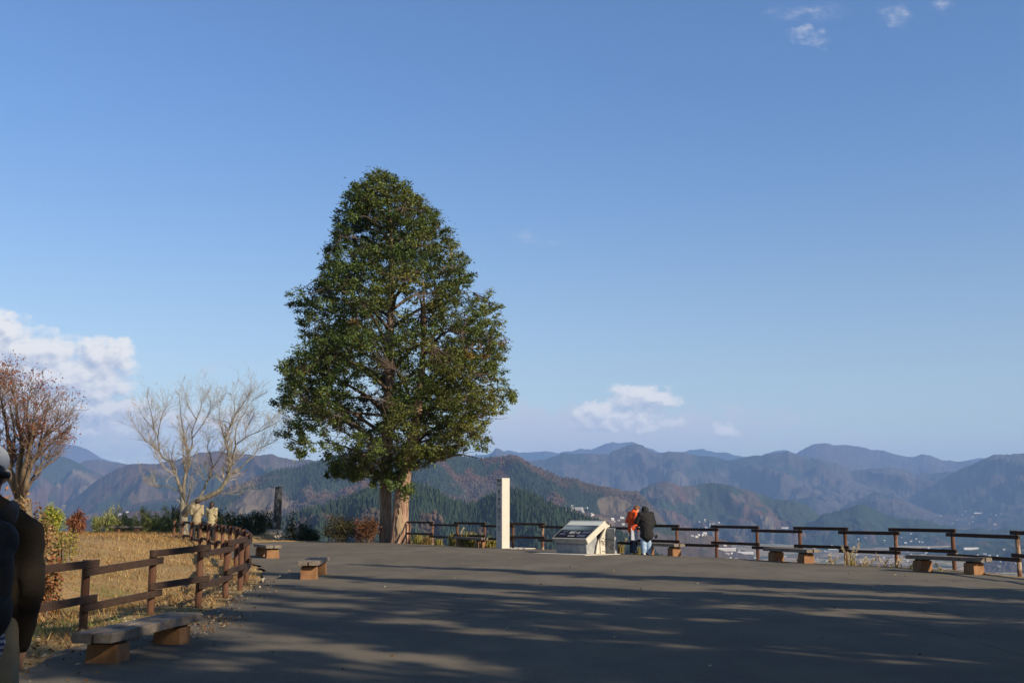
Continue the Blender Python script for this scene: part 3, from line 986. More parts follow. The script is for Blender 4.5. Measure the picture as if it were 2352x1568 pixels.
def shrub(name, base, wd, dp, ht, n, leaf, cols, label, cat, group=None, shape='round', stems=7, up=.2, mat='leaf', clumps=26, stemmat='twig'):
    """a bush of leaf clumps on thin stems; wd, dp, ht in metres"""
    e = empty(name, base)
    tag(e, label, cat, group)
    cl = []
    for k in range(clumps):
        while True:
            q = rng.uniform(-1, 1, 3)
            if np.dot(q, q) < 1:
                break
        if shape == 'round':
            cl.append((q[0] * .78, q[1] * .78, .52 + q[2] * .42))
        else:
            cl.append((q[0], q[1], (q[2] * .5 + .5) * rng.uniform(.5, 1.0)))
    cl = np.array(cl)
    mb = MB()
    for k in range(stems):
        c = cl[rng.integers(len(cl))]
        a = Vector((c[0] * wd * .18, c[1] * dp * .18, -.05)) + base
        b_ = Vector((c[0] * wd * .5, c[1] * dp * .5, max(c[2], .3) * ht)) + base
        mid = a.lerp(b_, .5) + Vector((0, 0, .08 * ht))
        mb.tube([a, mid, b_], [.018 * ht + .006, .012 * ht + .005, .006], 4)
    mb.build('stem', MT[stemmat], e)
    ci = rng.integers(0, len(cl), n)
    off = rng.normal(size=(n, 3)) * np.array([.15, .15, .11])
    P = cl[ci] + off
    P[:, 2] = np.maximum(P[:, 2], .01)
    rad = P - np.array([0, 0, .4])
    C = P * np.array([wd / 2, dp / 2, ht]) + np.array(base)
    D = rng.normal(size=(n, 3)) + rad * .6 + np.array([0, 0, up])
    tone = rng.uniform(.7, 1.3, len(cl))[ci][:, None]
    leaf_obj('foliage', C, D, rng.uniform(.6, 1.2, n) * leaf[0], rng.uniform(.6, 1.2, n) * leaf[1], pick(cols, n) * tone, MT[mat], e)
    return e


def tuft(name, base, wd, ht, n, cols, label, cat, group=None, plume=0, lean=.35, width=.012):
    """a clump of arching grass blades, with pale plumes where the grass is in seed"""
    e = empty(name, base)
    tag(e, label, cat, group)
    B = np.array(base) + rng.normal(size=(n, 3)) * np.array([wd * .22, wd * .18, 0])
    B[:, 2] = base[2] - .05
    az = rng.uniform(0, 2 * math.pi, n)
    ln = rng.uniform(.05, lean, n) * ht
    hh = rng.uniform(.45, 1.0, n) * ht
    d = np.stack([np.cos(az), np.sin(az), np.zeros(n)], 1)
    s = np.stack([-np.sin(az), np.cos(az), np.zeros(n)], 1) * (width * rng.uniform(.6, 1.3, n))[:, None]
    M_ = B + d * (ln * .35)[:, None] + np.array([0, 0, 1]) * (hh * .62)[:, None]
    T = B + d * ln[:, None] + np.array([0, 0, 1]) * hh[:, None]
    T2 = T + d * (ln * .7)[:, None] - np.array([0, 0, 1]) * (hh * .08)[:, None]
    V = np.stack([B - s, B + s, M_ + s * .9, M_ - s * .9, T + s * .5, T - s * .5, T2 + s * .1, T2 - s * .1], 1).reshape(-1, 3)
    b0 = np.arange(n)[:, None] * 8
    Fc = np.concatenate([b0 + np.array([0, 1, 2, 3]), b0 + np.array([3, 2, 4, 5]), b0 + np.array([5, 4, 6, 7])], 0)
    np_mesh('blades', V, Fc, MT['grass'], np.repeat(pick(cols, n), 8, 0), parent=e)
    for k in range(plume):
        a = rng.uniform(0, 6.28)
        top = Vector(base) + Vector((math.cos(a) * (wd * .5 + .22 * rng.uniform()), math.sin(a) * wd * .4, ht * rng.uniform(.75, 1.4)))
        root = Vector(base) + Vector((math.cos(a) * wd * .1, math.sin(a) * wd * .1, 0))
        mid = root.lerp(top, .6) + Vector((0, 0, .08))
        MB().tube([root, mid, top], [.006, .005, .003], 4).build('stalk', MT['twig'], e)
        nn = 46
        tt = rng.uniform(0, 1, nn)
        axis = np.array(top - mid)
        C = np.array(top) - np.outer(tt, axis / np.linalg.norm(axis)) * .24 + rng.normal(size=(nn, 3)) * .014
        D = np.tile(axis, (nn, 1)) + rng.normal(size=(nn, 3)) * .15
        leaf_obj('plume', C, D, np.full(nn, .05), np.full(nn, .009), pick([(.55, .45, .30), (.62, .53, .38)], nn, .15), MT['dryleaf'], e)
    return e


# ------------------------------------------------------------------ main tree (two stems, cypress-like foliage)
TB = ground(905, 1246)
TY = TB.y
TS = F / TY


def tp(x, y, dy=0.0):
    return at(x, y, TY + dy)


tree = empty('cypress_tree', (TB.x, TY, 0))
tag(tree, 'tall dark green cypress with two stems standing alone at the plaza edge', 'tree')


def bark_stem(name, pts, rads, mat, nseg=18, rough=.10, seed=0):
    """tapering stem with fluted, knotty cross-sections"""
    P = [Vector(p) for p in pts]
    Q, Rd = [], []
    for i in range(len(P) - 1):
        n = max(2, int((P[i + 1] - P[i]).length / .25))
        for k in range(n):
            Q.append(P[i].lerp(P[i + 1], k / n))
            Rd.append(rads[i] + (rads[i + 1] - rads[i]) * k / n)
    Q.append(P[-1])
    Rd.append(rads[-1])
    mb = MB()
    vs, fs = [], []
    for i, q in enumerate(Q):
        for k in range(nseg):
            a = 2 * math.pi * k / nseg
            fl = 1 + rough * 2.2 * (float(fbm(np.array(math.cos(a) * 2.2 + seed), np.array(math.sin(a) * 2.2 + q.z * .35), 3, seed)) - .5) * 2
            r = Rd[i] * fl
            vs.append((q.x + math.cos(a) * r, q.y + math.sin(a) * r, q.z))
    for i in range(len(Q) - 1):
        for k in range(nseg):
            a, b = i * nseg + k, i * nseg + (k + 1) % nseg
            fs.append((a, b, b + nseg, a + nseg))
    mb.add(vs, fs)
    return mb.build(name, mat, tree, smooth=True)


axisL = [(888, 1247), (886.5, 1180), (886, 1100), (890, 1020), (894, 900), (897, 760), (900, 640), (897, 520), (892, 450), (882, 388)]
pl = [tp(x, y, .45) for x, y in axisL]
pl[0].z = -.1
bark_stem('trunk', pl, [.36, .29, .275, .26, .24, .20, .15, .10,   .06, .015], MT['bark_brown'], 14, .07, 3)
axisR = [(918, 1250), (918, 1232), (919, 1200), (921, 1160), (925, 1120), (930, 1080), (936, 1050), (948, 1010), (960, 940), (970, 840), (975, 740), (972, 640)]
pr = [tp(x, y, -.25) for x, y in axisR]
pr[0].z = -.1
bark_stem('trunk', pr, [.50, .42, .37, .34, .32, .30, .31, .27, .2, .14, .09, .03], MT['bark_red'], 22, .14, 9)
# bare heartwood scar on the right stem: ragged streaks
sc = MB()
NS = 16
for (xc, ya, yb, w_) in ((916, 1232, 1178, 3.4), (922, 1228, 1170, 4.2), (919.5, 1205, 1162, 2.6), (927, 1222, 1190, 2.2)):
    vs, fs = [], []
    for i in range(NS + 1):
        f_ = i / NS
        y_ = ya + (yb - ya) * f_
        for k in range(3):
            e_ = w_ * (k - 1) * math.sin(math.pi * min(1, .06 + f_ * .9)) * (.45 + 1.1 * float(vnoise(np.array(f_ * 9 + xc), np.array(2.0 + k), 4)))
            q = tp(xc + e_ + 2.5 * (float(vnoise(np.array(f_ * 5), np.array(xc), 6)) - .5), y_, -.25)
            rr = np.interp(y_, [1120, 1160, 1200, 1232, 1250], [.32, .34, .37, .42, .50])
            q.y -= math.sqrt(max(.02, (rr * 1.10) ** 2 - (q.x - tp(919, y_, 0).x) ** 2)) - .012 * abs(k - 1)
            vs.append(q)
    for i in range(NS):
        for k in range(2):
            a = i * 3 + k
            fs.append((a, a + 1, a + 4, a + 3))
    sc.add(vs, fs)
sc.build('heartwood_scar', MT['heartwood'], tree, smooth=True)

# outline of the crown in the picture: height -> left / right reach
OL = [(385, 882), (405, 845), (437, 806), (480, 776), (535, 748), (575, 738), (640, 722), (668, 668), (712, 648), (770, 656), (830, 640), (880, 630), (915, 612), (960, 655), (1010, 652), (1040, 690), (1075, 752), (1100, 800), (1125, 850)]
OR = [(385, 884), (420, 955), (475, 1000), (510, 1036), (545, 1052), (590, 1092), (612, 1118), (660, 1142), (725, 1160), (800, 1160), (850, 1166), (885, 1190), (930, 1170), (985, 1120), (1030, 1118), (1060, 1010), (1085, 950), (1125, 935)]
z_of = lambda y: at(900, y, TY).z


def reach(z, az):
    """horizontal reach of the crown at a height, blended between the left and right outlines"""
    l = np.interp(z, [z_of(y) for y, _ in OL][::-1], [(898 - x) / TS for _, x in OL][::-1])
    r = np.interp(z, [z_of(y) for y, _ in OR][::-1], [(x - 898) / TS for _, x in OR][::-1])
    k = .5 + .5 * math.cos(az)
    return l + (r - l) * k


limb = MB()
clump_c, clump_o, clump_s = [], [], []
tr = random.Random(21)
zt = z_of(385)
zb = z_of(1095)
axis_x = lambda z: float(np.interp(z, [p.z for p in pl], [p.x for p in pl]))


def bulge(az, z):
    return min(1.04, .70 + .54 * float(fbm(np.array(math.cos(az) * 1.6 + 5 + z * .25), np.array(math.sin(az) * 1.6 + z * .95), 3, 44)))


nodes = []
for gi in range(64):
    z = zb + (zt - zb) * (gi / 64) ** 1.05
    az = gi * 2.39996 + tr.uniform(-.4, .4)
    RR = reach(min(z + .5, zt - .2), az) * tr.uniform(.75, .95)
    if RR < .4:
        continue
    onr = math.cos(az) > .1 and z < z_of(720) and tr.random() < .6
    x0 = float(np.interp(z - .6, [p.z for p in pr], [p.x for p in pr])) if onr else axis_x(z)
    y0 = TY - .25 if onr else TY + .45
    rise = tr.uniform(.15, .5)
    st = Vector((x0, y0, z - .35 * RR * rise))
    en = Vector((axis_x(z) + math.cos(az) * RR, TY + .2 + math.sin(az) * RR * .95, z + RR * rise * .75))
    pth = [st.lerp(en, t_) + Vector((tr.uniform(-.1, .1), tr.uniform(-.1, .1), RR * .10 * math.sin(math.pi * t_) - .10 * RR * max(0, t_ - .7))) for t_ in (0, .25, .5, .75, 1)]
    r0 = .03 + .016 * RR
    limb.tube(pth, [r0, r0 * .8, r0 * .6, r0 * .4, .012], 6)
    for k in range(4):
        for t_ in (0, .33, .66):
            nodes.append(pth[k].lerp(pth[k + 1], t_))
    nodes.append(pth[-1])
for p_ in pl[5:]:
    nodes.append(p_)
NODES = np.array(nodes)
acc = np.zeros((0, 3))
tries = 0
while tries < 30000 and len(clump_c) < 2600:
    tries += 1
    z = zb + (zt - zb) * tr.random() ** 1.25
    az = tr.uniform(0, 2 * math.pi)
    fr = math.sqrt(tr.uniform(.16, 1.0))
    RR = max(.12, reach(z, az) - .09) * bulge(az, z)
    c = np.array((axis_x(z) + math.cos(az) * RR * fr, TY + .2 + math.sin(az) * RR * fr * .95, z))
    low = 1 - sstep(z_of(1010), z_of(930), z)
    if tr.random() < .62 * low:
        continue
    gap = float(fbm(np.array(c[0] * .75 + c[1] * .4), np.array(c[2] * .85 + c[1] * .33), 3, 91))
    if gap < .405 + .02 * (fr < .65) and z < zt - 1.2:
        continue
    if len(acc) and np.min(np.sum((acc - c) ** 2, 1)) < (.30 + .12 * tr.random()) ** 2:
        continue
    acc = np.vstack([acc, c])
    dn = NODES - c
    dist = np.sum(dn * dn, 1) + 1.2 * np.maximum(dn[:, 2], 0) ** 2
    q_ = Vector(NODES[int(np.argmin(dist))])
    c = Vector(c)
    if (c - q_).length < 2.4:
        limb.tube([q_, q_.lerp(c, .55) + Vector((0, 0, -.05 * (c - q_).length)), c], [.018, .012, .006], 4, False)
    clump_c.append(c)
    clump_o.append(Vector((math.cos(az), math.sin(az), .25)).normalized())
    clump_s.append(tr.uniform(.75, 1.35))
# low hanging sprays around the stems
for (x, y, n, sx, sy) in ((900, 1095, 12, 26, 10), (925, 1110, 10, 22, 12), (862, 1082, 7, 18, 14), (935, 1128, 5, 12, 8), (820, 1085, 6, 18, 12), (760, 1070, 6, 16, 14), (775, 1090, 4, 10, 8), (690, 1035, 4, 12, 10), (640, 925, 5, 18, 10), (1000, 1045, 8, 30, 10), (1115, 1020, 5, 14, 14), (1060, 985, 8, 30, 12), (1175, 905, 4, 10, 10), (860, 1110, 3, 8, 8)):
    for k in range(n):
        c = tp(x + tr.gauss(0, sx * .6), y + tr.gauss(0, sy * .6), tr.uniform(-1.2, .4))
        clump_c.append(c)
        clump_o.append(Vector((tr.uniform(-1, 1), -.5, -.5)).normalized())
        clump_s.append(tr.uniform(.7, 1.05))
# named limbs of the photograph: bare lower boughs on the right, a low bough on the left
for pts, r0 in (([(936, 1052), (960, 1049), (990, 1052), (1015, 1056), (1040, 1046), (1065, 1044), (1090, 1050), (1120, 1056)], .075), ([(1020, 1056), (1028, 1034), (1045, 1020), (1050, 1010)], .035),
                ([(1040, 1046), (1080, 1038), (1115, 1034)], .02), ([(945, 1010), (985, 990), (1040, 975), (1085, 985), (1110, 1012)], .07), ([(1085, 955), (1120, 960), (1150, 962), (1168, 958)], .02),
                ([(1100, 957), (1120, 948), (1140, 940)], .014), ([(1060, 980), (1100, 1000), (1140, 1020)], .018), ([(893, 955), (840, 950), (780, 945), (745, 925), (730, 900)], .085), ([(891, 1040), (850, 1052), (810, 1060), (780, 1075)], .05),
                ([(945, 985), (990, 940), (1040, 915), (1100, 900), (1150, 895)], .07), ([(955, 940), (990, 880), (1030, 830), (1080, 800)], .07), ([(950, 1005), (930, 1030), (905, 1020)], .05)):
    n = len(pts)
    limb.tube([tp(x, y, -.3 - .25 * i / n) for i, (x, y) in enumerate(pts)], [r0 * (1 - .8 * i / (n - 1)) for i in range(n)], 7)
limb.build('branches', MT['bark_dark'], tree, smooth=True)


def crown_leaves(CC, CO, CS, seed, per, size, bias=None):
    g_ = np.random.default_rng(seed)
    CC, CO, CS = np.array(CC), np.array(CO), np.array(CS)
    n = len(CC) * per
    ci = np.repeat(np.arange(len(CC)), per)
    # sprays: fan of drooping leaves around each tip
    o = CO[ci]
    sd_ = np.cross(o, np.array([0, 0, 1.0]))
    sd_ /= np.maximum(np.linalg.norm(sd_, axis=1, keepdims=True), 1e-6)
    a, b_, c_ = g_.normal(size=n) * .128, g_.normal(size=n) * .135, g_.normal(size=n) * .088
    P = CC[ci] + (o * a[:, None] + sd_ * b_[:, None]) * CS[ci][:, None]
    P[:, 2] += (c_ - .5 * (a * a + b_ * b_)) * CS[ci]
    D = o * (.5 + a[:, None] * 2) + sd_ * (b_ * 3.0)[:, None] + g_.normal(size=(n, 3)) * .35 + np.array([0, 0, -.25])
    N = (P - CC[ci]) / .2 + np.array([0, 0, .5]) + o * .4 + g_.normal(size=(n, 3)) * .35
    return P, D, ci, g_, N


per = 74
P, D, ci, g_, NN = crown_leaves(clump_c, clump_o, clump_s, 3, per, .1)
CC = np.array(clump_c)
print('clumps', len(CC))
tone = g_.uniform(.55, 1.45, len(CC))
warm = np.clip(fbm(CC[:, 0] * .9 + 40, CC[:, 2] * .9, 3, 6) * 1.4 - .45 + .05 * (CC[:, 0] - TB.x), 0, 1) ** 1.3
brown = (g_.uniform(size=len(CC)) < .008 + .10 * (CC[:, 0] > TB.x + 3.2) + .10 * (CC[:, 0] < TB.x - 5.1) * (CC[:, 2] < 9)).astype(float)
c0, c1, c2 = np.array((.070, .106, .023)), np.array((.175, .172, .034)), np.array((.22, .125, .034))
cc = c0 + (c1 - c0) * warm[:, None]
cc = cc + (c2 - cc) * (brown * .75)[:, None]
cc = cc * tone[:, None]
col = cc[ci] * g_.uniform(.85, 1.15, (len(ci), 1))
CROWN_ARGS = (P, D, g_.uniform(.045, .095, len(ci)), g_.uniform(.022, .045, len(ci)), col)
crown = leaf_obj('crown', P, D, CROWN_ARGS[2], CROWN_ARGS[3], col, MT['leaf'], tree, NN)


# ------------------------------------------------------------------ bare trees from traced limbs
def leafless(name, label, limbs, ox, oy, sc_, Y, base, r0s, mat, twigs, tseed, twmat, leafcols=None, spread=1.4, tip=None):
    e = empty(name, base)
    tag(e, label, 'tree')
    q_ = random.Random(tseed)
    trunk, tw = MB(), MB()
    tips = []
    for li, (pts, r0, r1) in enumerate(limbs):
        dz = q_.uniform(-spread, spread) if li > 1 else 0
        pp = [((ox + x / sc_) * .84483, (oy + y / sc_) * .84483) for x, y in pts]
        n = len(pp)
        P_ = [at(x, y, Y + dz * (.25 + .75 * i / n) - (dz * .25 if i == 0 else 0)) for i, (x, y) in enumerate(pp)]
        # smooth the polyline a little
        Q_ = []
        for i in range(n - 1):
            p0, p1, p2, p3 = P_[max(0, i - 1)], P_[i], P_[i + 1], P_[min(n - 1, i + 2)]
            for k in range(4):
                t_ = k / 4
                Q_.append(.5 * ((2 * p1) + (p2 - p0) * t_ + (2 * p0 - 5 * p1 + 4 * p2 - p3) * t_ ** 2 + (3 * p1 - p0 - 3 * p2 + p3) * t_ ** 3))
        Q_.append(P_[-1])
        m_ = len(Q_)
        rr = [(r0 + (r1 - r0) * (i / (m_ - 1)) ** .65) * .92 for i in range(m_)]
        trunk.tube(Q_, rr, 8)

        def sprout(p, d, L, r, lev):
            k = 3
            pts_ = [p]
            dd = d.copy()
            for j in range(k):
                dd = (dd + Vector((q_.gauss(0, .16), q_.gauss(0, .16), q_.gauss(.06, .12)))).normalized()
                pts_.append(pts_[-1] + dd * L / k)
            tw.tube(pts_, [r, r * .8, r * .6, r * .4], 3, False)
            if lev > 0:
                for j in range(q_.choice((2, 3, 3, 4))):
                    i0 = q_.choice((1, 2, 3))
                    nd = (dd + Vector((q_.gauss(0, .5), q_.gauss(0, .5), q_.gauss(.1, .4)))).normalized()
                    sprout(pts_[i0], nd, L * q_.uniform(.45, .75), max(r * .6, .0045), lev - 1)
            else:
                tips.append(pts_[-1])
        nt = int(twigs * m_ / 20) if r1 < .03 else 2
        for k in range(nt):
            f_ = q_.uniform(.3, 1.0)
            i = min(m_ - 2, int(f_ * (m_ - 1)))
            d = (Q_[i + 1] - Q_[i]).normalized()
            nd = (d * .8 + Vector((q_.gauss(0, .55), q_.gauss(0, .55), abs(q_.gauss(.2, .4))))).normalized()
            sprout(Q_[i], nd, q_.uniform(.5, 1.0) * tip, max(rr[i] * .3, .0055), 2)
    trunk.build('trunk', MT[mat], e, smooth=True)
    tw.build('twigs', MT[twmat], e)
    if leafcols:
        tp_ = np.array(tips)
        keep = rng.uniform(size=len(tp_)) < leafcols[1](tp_)
        tp_ = tp_[keep]
        k = leafcols[2]
        C = np.repeat(tp_, k, 0) + rng.normal(size=(len(tp_) * k, 3)) * .10
        leaf_obj('leaves', C, rng.normal(size=C.shape), rng.uniform(.02, .04, len(C)), rng.uniform(.012, .022, len(C)), pick(leafcols[0], len(C)), MT['dryleaf'], e)
    return e


BT = surf(424, 1229)
BY = BT.y
LB = [([(522, 1480), (522, 1380), (520, 1270), (515, 1170)], .24, .17),
      ([(515, 1190), (510, 1100), (490, 1040), (460, 950), (430, 870), (400, 790), (330, 750), (290, 690), (240, 640), (180, 600), (110, 520), (50, 430)], .13, .008),
      ([(290, 690), (275, 560), (235, 470), (150, 380), (110, 300)], .04, .007), ([(275, 560), (290, 450), (320, 340), (370, 250)], .03, .007), ([(235, 470), (215, 330), (180, 200)], .03, .007),
      ([(430, 880), (350, 850), (280, 770), (230, 720)], .035, .008),
      ([(515, 1180), (520, 1060), (530, 950), (550, 870), (570, 800), (560, 700), (530, 600), (520, 500), (500, 400), (490, 300), (480, 200)], .13, .008),
      ([(560, 700), (600, 620), (600, 500), (640, 380), (680, 280), (690, 180)], .05, .007), ([(530, 870), (520, 780), (515, 680), (510, 590)], .05, .01), ([(640, 380), (560, 250), (530, 150)], .03, .007), ([(600, 560), (700, 430), (760, 320), (780, 200)], .035, .007),
      ([(525, 1290), (580, 1220), (650, 1150), (750, 1110), (850, 1060), (900, 1000), (940, 920), (960, 830), (970, 780), (940, 680), (915, 590), (930, 530), (970, 430), (1010, 340), (1080, 240), (1150, 140), (1210, 60)], .19, .008),
      ([(970, 780), (1000, 680), (1020, 620), (1060, 590), (1130, 540), (1250, 490), (1350, 440), (1400, 420)], .06, .008), ([(1010, 620), (1010, 520), (1030, 430), (1090, 330), (1150, 230), (1200, 180)], .045, .007),
      ([(970, 430), (900, 400), (830, 430)], .03, .007), ([(1110, 545), (1110, 490), (1140, 420), (1200, 350)], .03, .007), ([(940, 920), (1020, 880), (1100, 800), (1180, 730), (1230, 660), (1320, 620), (1400, 570), (1480, 450)], .05, .007),
      ([(960, 830), (1050, 740), (1150, 600)], .03, .007), ([(930, 530), (880, 480), (860, 330), (870, 200)], .03, .007), ([(1010, 340), (1000, 220), (1040, 100)], .03, .007),
      ([(650, 1140), (700, 1070), (740, 980), (780, 900), (790, 850), (780, 750), (745, 650), (760, 580)], .07, .008), ([(790, 850), (850, 760), (900, 690)], .03, .007), ([(740, 980), (690, 900), (650, 800)], .03, .007),
      ([(490, 1070), (430, 1040), (350, 1010), (250, 1020), (140, 930)], .03, .006), ([(870, 1075), (950, 1085), (1070, 1100)], .025, .006), ([(550, 1190), (575, 1080), (600, 990)], .05, .02)]
leafless('bare_tree', 'leafless pale barked tree with three spreading limbs behind the fence', LB, 350, 1030, 3.484, BY, BT, None, 'bark_light', 25, 8, 'twig_pale', tip=.85)

RT = gpt(-12.2, 27.5)
LR = [([(205, 1460), (205, 1330), (200, 1240)], .3, .24), ([(200, 1260), (120, 1080), (60, 1000), (20, 900), (-30, 700), (-60, 400), (-100, 200)], .15, .008), ([(190, 1240), (130, 1060), (90, 960), (100, 880), (80, 700), (60, 550), (30, 400), (0, 250), (-10, 130)], .13, .008),
      ([(205, 1240), (180, 1050), (185, 900), (210, 780), (200, 650), (170, 550), (160, 400), (130, 250), (80, 130)], .13, .008), ([(200, 1230), (220, 1000), (250, 870), (290, 720), (310, 600), (330, 450), (390, 330)], .1, .008),
      ([(210, 1240), (240, 1140), (260, 1040), (300, 900), (360, 800), (430, 640), (520, 520), (600, 430)], .11, .008), ([(215, 1240), (270, 1130), (330, 1010), (420, 880), (540, 820)], .07, .008), ([(300, 900), (440, 760), (560, 640), (690, 560)], .05, .007),
      ([(250, 870), (270, 700), (260, 500), (260, 350), (310, 220)], .05, .007), ([(100, 880), (140, 650), (110, 450), (100, 300)], .05, .007), ([(360, 800), (400, 600), (430, 450), (470, 380)], .04, .007), ([(430, 640), (560, 560), (640, 500)], .03, .007),
      ([(300, 720), (380, 520), (440, 340)], .04, .007), ([(330, 1010), (470, 900), (590, 790)], .03, .007), ([(-30, 700), (-20, 500), (20, 300), (40, 150)], .04, .007), ([(200, 650), (230, 450), (210, 250)], .04, .007), ([(430, 850), (520, 730), (620, 700)], .03, .007),
      ([(20, 900), (-60, 750), (-140, 500), (-200, 350)], .06, .008), ([(-60, 400), (-40, 250), (-10, 150)], .03, .007)]
leafless('autumn_tree', 'autumn tree with thin russet leaves fanning out at the left edge', LR, 0, 1000, 3.484, RT.y, RT, None, 'bark_dull', 38, 17, 'twig_red', tip=.42,
         leafcols=([(.22, .075, .035), (.26, .10, .05), (.18, .06, .035)], lambda q: np.clip(-.12 + .55 * sstep(.44, .62, fbm(q[:, 0] * 1.1, q[:, 2] * 1.4, 3, 4)) + .25 * sstep(3.6, 4.6, q[:, 2]), 0, 1), 4))

# ------------------------------------------------------------------ fences
NPOST = 0


def fence(name, label, posts, side, heights, rail_dz=.10, first_high=True, worn=()):
    e = empty(name, posts[0])
    tag(e, label, 'fence')
    n = len(posts)
    for i, p in enumerate(posts):
        h = heights[i]
        r = .052
        MB().tube([p + Vector((0, 0, -.3)), p + Vector((0, 0, h * .5)), p + Vector((0, 0, h))], [r, r, r * .97], 10).build('post', MT['post_worn'] if i in worn else MT['post'], e, smooth=False)
    for i in range(n - 1):
        a, b = posts[i], posts[i + 1]
        d = (b - a).normalized()
        nrm = Vector((-d.y, d.x, 0)) * side
        hi = (i % 2 == 0) == first_high
        for lev in (0, 1):
            za = heights[i] * (1.0 if lev == 0 else .50) - .05 - (0 if hi else rail_dz)
            zb = heights[i + 1] * (1.0 if lev == 0 else .50) - .05 - (0 if hi else rail_dz)
            pa = a - d * .17 + nrm * .066
            pb = b + d * .17 + nrm * .066
            pa.z, pb.z = a.z + za, b.z + zb
            MB().bar(pa, pb, .055, .092, .007).build('rail', MT['rail'], e)
    return e


RP = [(940, 1247), (993, 1249.5), (1050, 1253), (1113, 1256), (1178, 1259), (1247, 1261), (1322, 1265), (1400, 1268.5), (1478, 1271), (1557, 1274), (1648, 1278), (1743, 1283.5), (1842, 1289), (1947, 1294), (2064, 1299), (2197, 1307), (2348, 1321), (2530, 1343), (2760, 1378)]
rp = [ground(x, y) + Vector((0, 0.12, -.02)) for x, y in RP]
fence('wooden_fence', 'long dark brown two-rail fence along the valley side of the plaza', rp, -1, [1.04] * len(rp), worn=(1, 5, 14, 16))

LP = [(-175, 1560), (0, 1492), (190, 1447), (345, 1412), (455, 1393), (517, 1371), (551, 1355), (565, 1336), (556, 1312), (541, 1299), (526, 1290), (509, 1283), (494, 1277), (476, 1271), (458, 1266), (437, 1261), (417, 1257.5), (398, 1254)]
lp = [ground(x, y) for x, y in LP]
fence('wooden_fence', 'curving reddish brown two-rail fence beside the dry grass on the left', lp, -1, [.84, .85, .86, .91, .95, .97, .99, 1.0, 1.02, 1.03, 1.04, 1.04, 1.05, 1.05, 1.06, 1.07, 1.08, 1.08], first_high=False)


# ------------------------------------------------------------------ benches
def bench(front, back, label, ht=.41, wd=.42, over=.33, group='plank benches around the plaza'):
    front, back = Vector(front), Vector(back)
    d = (back - front).normalized()
    nrm = Vector((-d.y, d.x, 0))
    ang = math.atan2(d.y, d.x)
    M = Matrix.Rotation(ang, 3, 'Z')
    mid = (front + back) / 2
    e = empty('bench', mid)
    tag(e, label, 'bench', group)
    L = (back - front).length + 2 * over
    th = .095
    for s in (-1, 1):
        c = mid + nrm * s * (wd / 4 + .006)
        c.z = mid.z + ht - th / 2
        MB().box(c, (L + s * .012, wd / 2 - .016, th), M, .012).build('seat_plank', MT['seat'], e)
    for p in (front, back):
        h = ht - th - .035
        MB().box(p + Vector((0, 0, h / 2 - .02)), (.30, wd * .82, h + .04), M, .012, .93).build('leg', MT['block'], e)
        MB().box(p + Vector((0, 0, ht - th - .0185)), (.20, wd * .66, .033), M).build('cleat', MT['rail'], e)
    return e


cFL, cFR, cBR = ground(166, 1453, .31), ground(255, 1454, .31), ground(464, 1405, .31)
dN = (cBR - cFR).normalized()
pN = (cFL + cFR) / 2 + dN * .36
pN.z = 0
bench(pN, pN + dN * ((cBR - cFR).length - .72), 'weathered plank bench nearest the camera by the left fence', .31, .40, .36)
bench(ground(707, 1331) + Vector((0, .15, 0)), ground(707, 1331) + Vector((-.12, 2.0, 0)), 'plank bench on the asphalt seen end-on, with a gap between two planks', .40, .44, .3)
bench(ground(622, 1282) + Vector((0, .15, 0)), ground(622, 1282) + Vector((-.62, 1.55, 0)), 'small plank bench beside the corner of the curving left fence', .41, .50, .25)
bench(ground(1058, 1253.5), ground(1103, 1256.5), 'plank bench by the valley fence left of the white pillar', .40, .44, .3)
pa = ground(1549, 1276)
dirb = (ground(2237, 1319) - ground(2120, 1312)).normalized()
bench(pa - dirb * 1.55, pa, 'plank bench half hidden behind the person in the black coat', .40, .44, .3)
bench(ground(1783, 1288.5), ground(1852, 1293), 'plank bench by the valley fence, second from the right', .40, .46, .33)
bench(ground(2120, 1312), ground(2238, 1319), 'plank bench at the far right by the valley fence', .40, .46, .33)
q = gpt(at(291, 1216, 54).x, 54)
bench(q + Vector((-.45, 0, 0)), q + Vector((.45, .1, 0)), 'small dark bench on top of the grassy mound before the bamboo grass', .38, .4, .25)


# ------------------------------------------------------------------ lettering
def text_mesh(name, body, size, mat, parent, M4, depth=.004):
    cu_ = bpy.data.curves.new(name, 'FONT')
    cu_.body = body
    cu_.size = size
    cu_.align_x = 'CENTER'
    cu_.align_y = 'CENTER'
    cu_.extrude = depth
    o = bpy.data.objects.new(name, cu_)
    COL.objects.link(o)
    dg = bpy.context.evaluated_depsgraph_get()
    me = bpy.data.meshes.new_from_object(o.evaluated_get(dg))
    bpy.data.objects.remove(o)
    me.name = name
    xs_ = [v.co.x for v in me.vertices]
    ys_ = [v.co.y for v in me.vertices]
    cx_, cy_ = (min(xs_) + max(xs_)) / 2, (min(ys_) + max(ys_)) / 2
    k = size / max(max(ys_) - min(ys_), (max(xs_) - min(xs_)) / max(len(body), 1), 1e-4)
    me.transform(M4 @ Matrix.Diagonal((k, k, 1, 1)) @ Matrix.Translation((-cx_, -cy_, 0)))
    me.materials.clear()
    me.materials.append(mat)
    o = bpy.data.objects.new(name, me)
    return link(o, parent)


